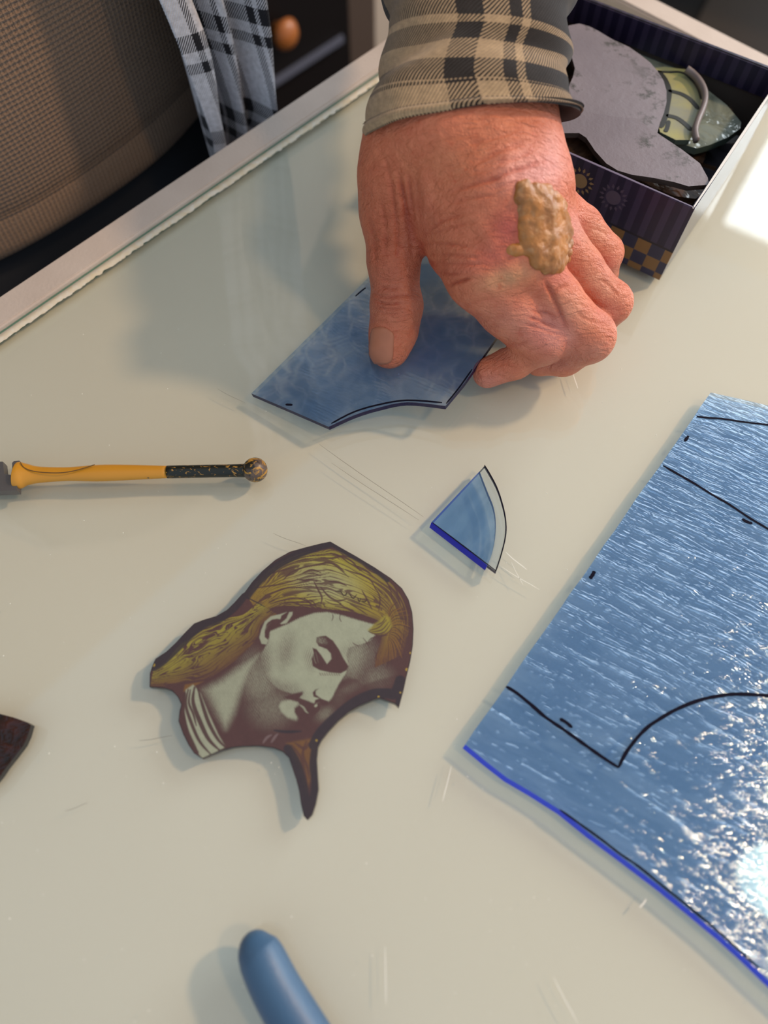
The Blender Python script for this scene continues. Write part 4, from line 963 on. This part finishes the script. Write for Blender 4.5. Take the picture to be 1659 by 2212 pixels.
# ------------------------------------------------------------------ plaid sleeve
def plaid_mat(name, dark, light, umap, mm_scale=1.0):
    m = Mat(name); uvn = m.node('ShaderNodeUVMap'); sx = m.node('ShaderNodeSeparateXYZ'); m.nt.links.new(uvn.outputs[0], sx.inputs[0])
    u, v = N(m.nt, sx.outputs[0])*100, N(m.nt, sx.outputs[1])*100
    ub, vb, up_, vp_ = umap
    um, vm = u.mod(up_), v.mod(vp_)
    lu = None
    for a, b in ub: r = um.rng(a, b); lu = r if lu is None else lu+r
    lv = None
    for a, b in vb: r = vm.rng(a, b); lv = r if lv is None else lv+r
    tw = ((u*1.0-v*0.80).mod(1.45)/1.45)
    over = tw > 0.52                             # which yarn is on top along the diagonal
    f = lu*over+lv*(1-over)
    yarn = m.noise(m.comb(u*0.2, v*2.0), 1.6, 2)*0.5+m.noise(m.comb(u*1, v*1), 0.35, 2)*0.7+0.38
    c = m.mix(f.clamp(), dark, light); mu = m.node('ShaderNodeMix', data_type='RGBA', blend_type='MULTIPLY'); mu.inputs[0].default_value = 1
    m.put(mu.inputs[6], c); cb = m.comb(yarn, yarn, yarn); m.nt.links.new(cb.s, mu.inputs[7])
    h = (tw*6.283).sin()*0.5+m.noise(m.comb(u, v), 2.2, 2)*0.6
    return m.pbr(N(m.nt, mu.outputs[2]), 0.9, m.bump(h, 0.5, 0.0006), sheen=0.15, spec=0.2)
# u runs left to right across the visible side in mm, v from the cuff upwards in mm
ub = [(0, 56), (72, 86), (95.5, 101.5)]; vb = [(0, 3), (4, 14.5), (22, 24.0), (36, 50), (66, 72), (100, 112)]
PLAID = plaid_mat('plaid_flannel', (0.020, 0.014, 0.012), (0.42, 0.285, 0.165), ([(0, 53.5), (62.5, 71), (76, 79.7)], [(0.2, 3.0), (3.5, 9.8), (10.8, 11.3), (19.5, 28.0), (35.0, 38.0), (78, 86), (94, 97)], 250, 130))
rows = [(258, 793, 1246, 96, 27), (252, 792, 1247, 96, 28.5), (240, 795, 1240, 97, 29), (222, 798, 1235, 98, 29), (200, 804, 1231, 99, 29), (170, 812, 1224, 101, 29), (140, 826, 1219, 103, 28.5), (105, 842, 1228, 105, 29), (75, 839, 1222, 106, 28.5), (40, 836, 1220, 108, 29), (10, 832, 1234, 110, 30), (-30, 828, 1240, 112, 31), (-80, 830, 1246, 116, 32)]
secs = []
for y, xl, xr, z, hz in rows:
    z = 96+(258-y)*0.06
    L, R = S(xl, y, z), S(xr, y, z); secs.append(((L+R)/2, np.linalg.norm(R-L)/2, hz))
last = secs[-1][0]
# on to the elbow and up to the shoulder of the standing person
for c, hw, hz in ((np.array([46, 384, 118.]), 44.5, 33), (np.array([48, 412, 122.]), 45, 34), (np.array([50, 460, 128.]), 46, 36), (np.array([54, 530, 137.]), 48, 38), (np.array([60, 640, 150.]), 50, 42), (np.array([70, 720, 200.]), 56, 52), (np.array([40, 770, 290.]), 58, 60), (np.array([0, 760, 400.]), 62, 68), (np.array([-50, 720, 500.]), 66, 70), (np.array([-95, 690, 550.]), 60, 60)):
    secs.append((c, hw, hz))
flat = catmull([np.r_[c, hw, hz] for c, hw, hz in secs], 9)
nu = 190; vs = []; uvs = []; vlen = 0.0; nr = len(flat)
for j, q in enumerate(flat):
    c = q[:3]; wn_ = 26 if j < 100 else 6
    d = flat[min(j+wn_, nr-1)][:3]-flat[max(j-wn_, 0)][:3]; d /= np.linalg.norm(d)
    if j: vlen += np.linalg.norm(c-flat[j-1][:3])
    sx_ = np.cross(d, [0, 0, 1]); sx_ /= np.linalg.norm(sx_); sz_ = np.cross(sx_, d)
    for i in range(nu+1):
        a = 2*math.pi*i/nu-math.pi/2      # seam underneath
        ct, st = math.cos(a), math.sin(a)
        e = 0.86; cx_ = math.copysign(abs(ct)**e, ct); sz2 = math.copysign(abs(st)**e, st)
        # folds: diagonal drapes from the lower left up to the middle, soft dents at the right
        side = -cx_
        fold = 2.6*math.exp(-((vlen-26-side*-16)/7)**2)*max(0, side)-2.8*math.exp(-((vlen-40-side*-24)/6)**2)*max(0, side)
        fold += -2.2*math.exp(-((vlen-30-side*6)/5)**2)*max(0, -side)+1.8*math.exp(-((vlen-42)/7)**2)*max(0, -side)
        fold += 1.6*math.sin(vlen*0.16+3*side+1.5*math.sin(a*2))*min(1, vlen/25)*(0.3+0.7*abs(side))
        fold += 0.9*float(vnoise(np.array([vlen*0.07]), np.array([a*2.2]))[0])
        roll = 1.4*math.exp(-((vlen-1.2)/1.6)**2)
        tilt = -6*max(side, 0.25*side)*max(0, 1-vlen/40) if vlen < 40 else 0      # cuff line drops to the left
        p = c+sx_*(q[3]+fold+roll)*cx_*1.0+sz_*(q[4]+fold*0.7+roll)*sz2+d*tilt
        p = p-d*(0.58*q[4]*sz2*max(0.0, 1-vlen/160))
        p = p+d*(-2.6*math.sin(i*0.05)*max(0, 1-vlen/15)*0.3)
        vs.append(M3(p))
        uu = (((i/nu))*1.0)   # 0..1 around starting at bottom
        uvs.append((uu, vlen))
fs = []; uvf = []
for j in range(nr-1):
    for i in range(nu):
        a = j*(nu+1)+i; fs.append((a, a+nu+1, a+nu+2, a+1))
SLEEVE_IN = simple('sleeve_inside', (0.05, 0.045, 0.045), 0.9)
sl = mesh('shirt_sleeve', vs, fs, [PLAID, SLEEVE_IN], person, True)
uvl = sl.data.uv_layers.new(name='UVMap'); circ = 250.0
for p in sl.data.polygons:
    for li in p.loop_indices:
        uu, vv = uvs[sl.data.loops[li].vertex_index]
        uvl.data[li].uv = ((0.75-uu)*circ/100, vv/100)
md = sl.modifiers.new('cloth', 'SOLIDIFY'); md.thickness = 0.0016; md.offset = -1; md.material_offset = 1; md.material_offset_rim = 0

# ------------------------------------------------------------------ sweater, trousers, open shirt
def ring(cu, cv_, ru, rv, z, n, fn=None, e=0.9):
    out = []
    for i in range(n):
        a = 2*math.pi*i/n; c, s_ = math.cos(a), math.sin(a)
        c2 = math.copysign(abs(c)**e, c); s2 = math.copysign(abs(s_)**e, s_)
        k = 1+(fn(a, z) if fn else 0)
        out.append((cu+ru*c2*k, cv_+rv*s2*k, z+(3*math.sin(a*5) if False else 0)))
    return out
SWM = Mat('waffle_knit'); uvn = SWM.node('ShaderNodeUVMap'); sx = SWM.node('ShaderNodeSeparateXYZ'); SWM.nt.links.new(uvn.outputs[0], sx.inputs[0])
u_, v_ = N(SWM.nt, sx.outputs[0])*100, N(SWM.nt, sx.outputs[1])*100
wob = SWM.noise(SWM.comb(u_*.1, v_*.1), 1.5, 2)*0.9
cu_ = ((u_+wob)*(6.283/3.0)).sin(); cv2 = ((v_+wob)*(6.283/2.7)).sin()
band = v_ > 22.0
hgt = (cu_.abs()*0.45+cu_*0.55)+cv2*0.75*band+cv2*0.15+SWM.noise(SWM.comb(u_, v_), 1.9, 3)*1.3
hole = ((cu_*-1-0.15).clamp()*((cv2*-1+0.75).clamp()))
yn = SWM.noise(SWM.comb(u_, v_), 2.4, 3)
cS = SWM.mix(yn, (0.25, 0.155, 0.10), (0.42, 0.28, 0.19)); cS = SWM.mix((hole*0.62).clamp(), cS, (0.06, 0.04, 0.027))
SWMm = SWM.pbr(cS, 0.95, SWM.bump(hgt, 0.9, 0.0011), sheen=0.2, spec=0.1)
NR = 240; vs = []; uvs = []
rowz = [(-34, 0.986), (-37, 0.994), (-36, 1.004), (-30, 1.008), (-22, 1.008), (-15, 1.004), (-12, 0.998), (-9, 1.006), (0, 1.012), (15, 1.02), (35, 1.03), (60, 1.042), (85, 1.05), (115, 1.05), (150, 1.04), (190, 1.015), (230, .99), (280, .97), (340, .98), (400, 1.0), (450, .97), (490, .85), (520, .6), (535, .36), (560, .33)]
for (z, k) in rowz:
    def fold(a, z):
        return 0.010*math.sin(a*4+z*0.03)+0.022*float(vnoise(np.array([a*3.0]), np.array([z*0.02]))[0])+0.010*math.sin(a*2.5+z*0.06)*math.exp(-((z-30)/40)**2)
    rg = ring(140, -530, 190*k, 121*k, z, NR, fold)
    arc_ = 0; prev = None
    for i in range(NR+1):
        p = rg[i % NR]
        if prev is not None: arc_ += math.hypot(p[0]-prev[0], p[1]-prev[1])
        prev = p; vs.append(UV(*p)); uvs.append((arc_ / max(k, .9), z+37))
fs = [(j*(NR+1)+i, j*(NR+1)+i+1, (j+1)*(NR+1)+i+1, (j+1)*(NR+1)+i) for j in range(len(rowz)-1) for i in range(NR)]
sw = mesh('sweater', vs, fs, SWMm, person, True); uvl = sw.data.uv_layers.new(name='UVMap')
for p in sw.data.polygons:
    for li in p.loop_indices: uvl.data[li].uv = tuple(c/100 for c in uvs[sw.data.loops[li].vertex_index])
sw.modifiers.new('cloth', 'SOLIDIFY').thickness = 0.003
def P2(u, v, z): return np.array([U[0]*u+V[0]*v, U[1]*u+V[1]*v, z])
def jeans_sdf(P):
    d = seg_d(P, P2(80, -525, -60), P2(200, -525, -60), 100, 100)
    e = seg_d(P, P2(100, -525, 30), P2(180, -525, 30), 95, 95); d = smin(d, e, 40)
    for u in (50, 230):
        e = seg_d(P, P2(u, -525, -100), P2(u+(u-140)*.15, -520, -430), 92, 66); d = smin(d, e, 50)
        e = seg_d(P, P2(u+(u-140)*.15, -520, -430), P2(u+(u-140)*.2, -535, -800), 66, 56); d = smin(d, e, 30)
    return d
lo = np.array([-520., 30, -880]); jv, jq = surface_nets(jeans_sdf, lo, np.array([120., 700, 120]), 9, 6)
jeans = npmesh('jeans', jv, jq, simple('dark_denim', (0.010, 0.011, 0.016), 0.9), person, True)
for u in (32, 248):
    ps = [UV(u, -590, -868), UV(u, -560, -864), UV(u, -500, -862), UV(u, -430, -868), UV(u, -395, -876)]
    tube('shoe', ps, [0.03, 0.038, 0.037, 0.036, 0.022], simple('black_shoe', (0.012, 0.012, 0.012), 0.4), person, 16, True, 0.85)
PL2 = plaid_mat('pale_plaid_flannel', (0.012, 0.012, 0.018), (0.60, 0.60, 0.66), ([(0, 9), (13, 20), (30, 47), (52, 55)], [(0, 37), (43, 49)], 62, 58))
# plan path (u, v): bunched front edge, then round the side and back
def path(z):
    sp_ = 1+max(0, z)*0.0006; lean = max(0, z)*0.10
    q = [(214-lean*.5, -358-lean*.55), (224, -352-lean*.3), (221, -372-lean*.3), (232, -378), (240, -352), (249, -364), (259, -340), (266, -362), (274, -392), (300, -428), (336, -500), (352, -560), (330, -640), (230, -690), (140, -700), (30, -690), (-60, -640), (-82, -560), (-70, -500), (-45, -450)]
    r = []
    for k, (u, v) in enumerate(q):
        amp = 5.0 if k < 9 else 9.0
        r.append((u+amp*float(vnoise(np.array([k*1.7]), np.array([z*0.018]))[0]), v+amp*float(vnoise(np.array([k*1.7+30]), np.array([z*0.022]))[0])-max(0, z)*0.03))
    return [tuple(p) for p in catmull(r, 8)]
zs = list(range(-170, 520, 12)); vs = []; uvs = []
for z in zs:
    pth = path(z); L = 0
    sc = 1.0 if z < 420 else 1-(z-420)*0.0035
    for k, (u, v) in enumerate(pth):
        if k: L += math.hypot(u-pth[k-1][0], v-pth[k-1][1])
        u2 = 140+(u-140)*sc; v2 = -530+(v+530)*sc
        vs.append(UV(u2, v2, z)); uvs.append((L, z+170))
M_ = len(path(0))
fs = [(j*M_+i, j*M_+i+1, (j+1)*M_+i+1, (j+1)*M_+i) for j in range(len(zs)-1) for i in range(M_-1)]
sh = mesh('shirt_body', vs, fs, PL2, person, True); uvl = sh.data.uv_layers.new(name='UVMap')
for p in sh.data.polygons:
    for li in p.loop_indices: uvl.data[li].uv = tuple(c/100 for c in uvs[sh.data.loops[li].vertex_index])
sh.modifiers.new('cloth', 'SOLIDIFY').thickness = 0.0015
sh['label'] = 'open front of the flannel shirt with pale stripes'

# frayed threads at the cuff
TH_ = simple('frayed_thread', (0.42, 0.33, 0.24), 0.9)
for i in range(8):
    if i < 8: x, y, dx = 797+random.uniform(-3, 5), 262+i*2.8, -random.uniform(5, 13)
    else: x, y, dx = 1242+random.uniform(-4, 3), 235+(i-8)*8, random.uniform(3, 10)
    q = [W(x, y, 97), W(x+dx*.5, y-random.uniform(-2, 6), 98), W(x+dx, y-random.uniform(-5, 9), 98+random.uniform(-2, 2))]
    tube('loose_thread', catmull(q, 3), 0.00022, TH_, sl, 5)
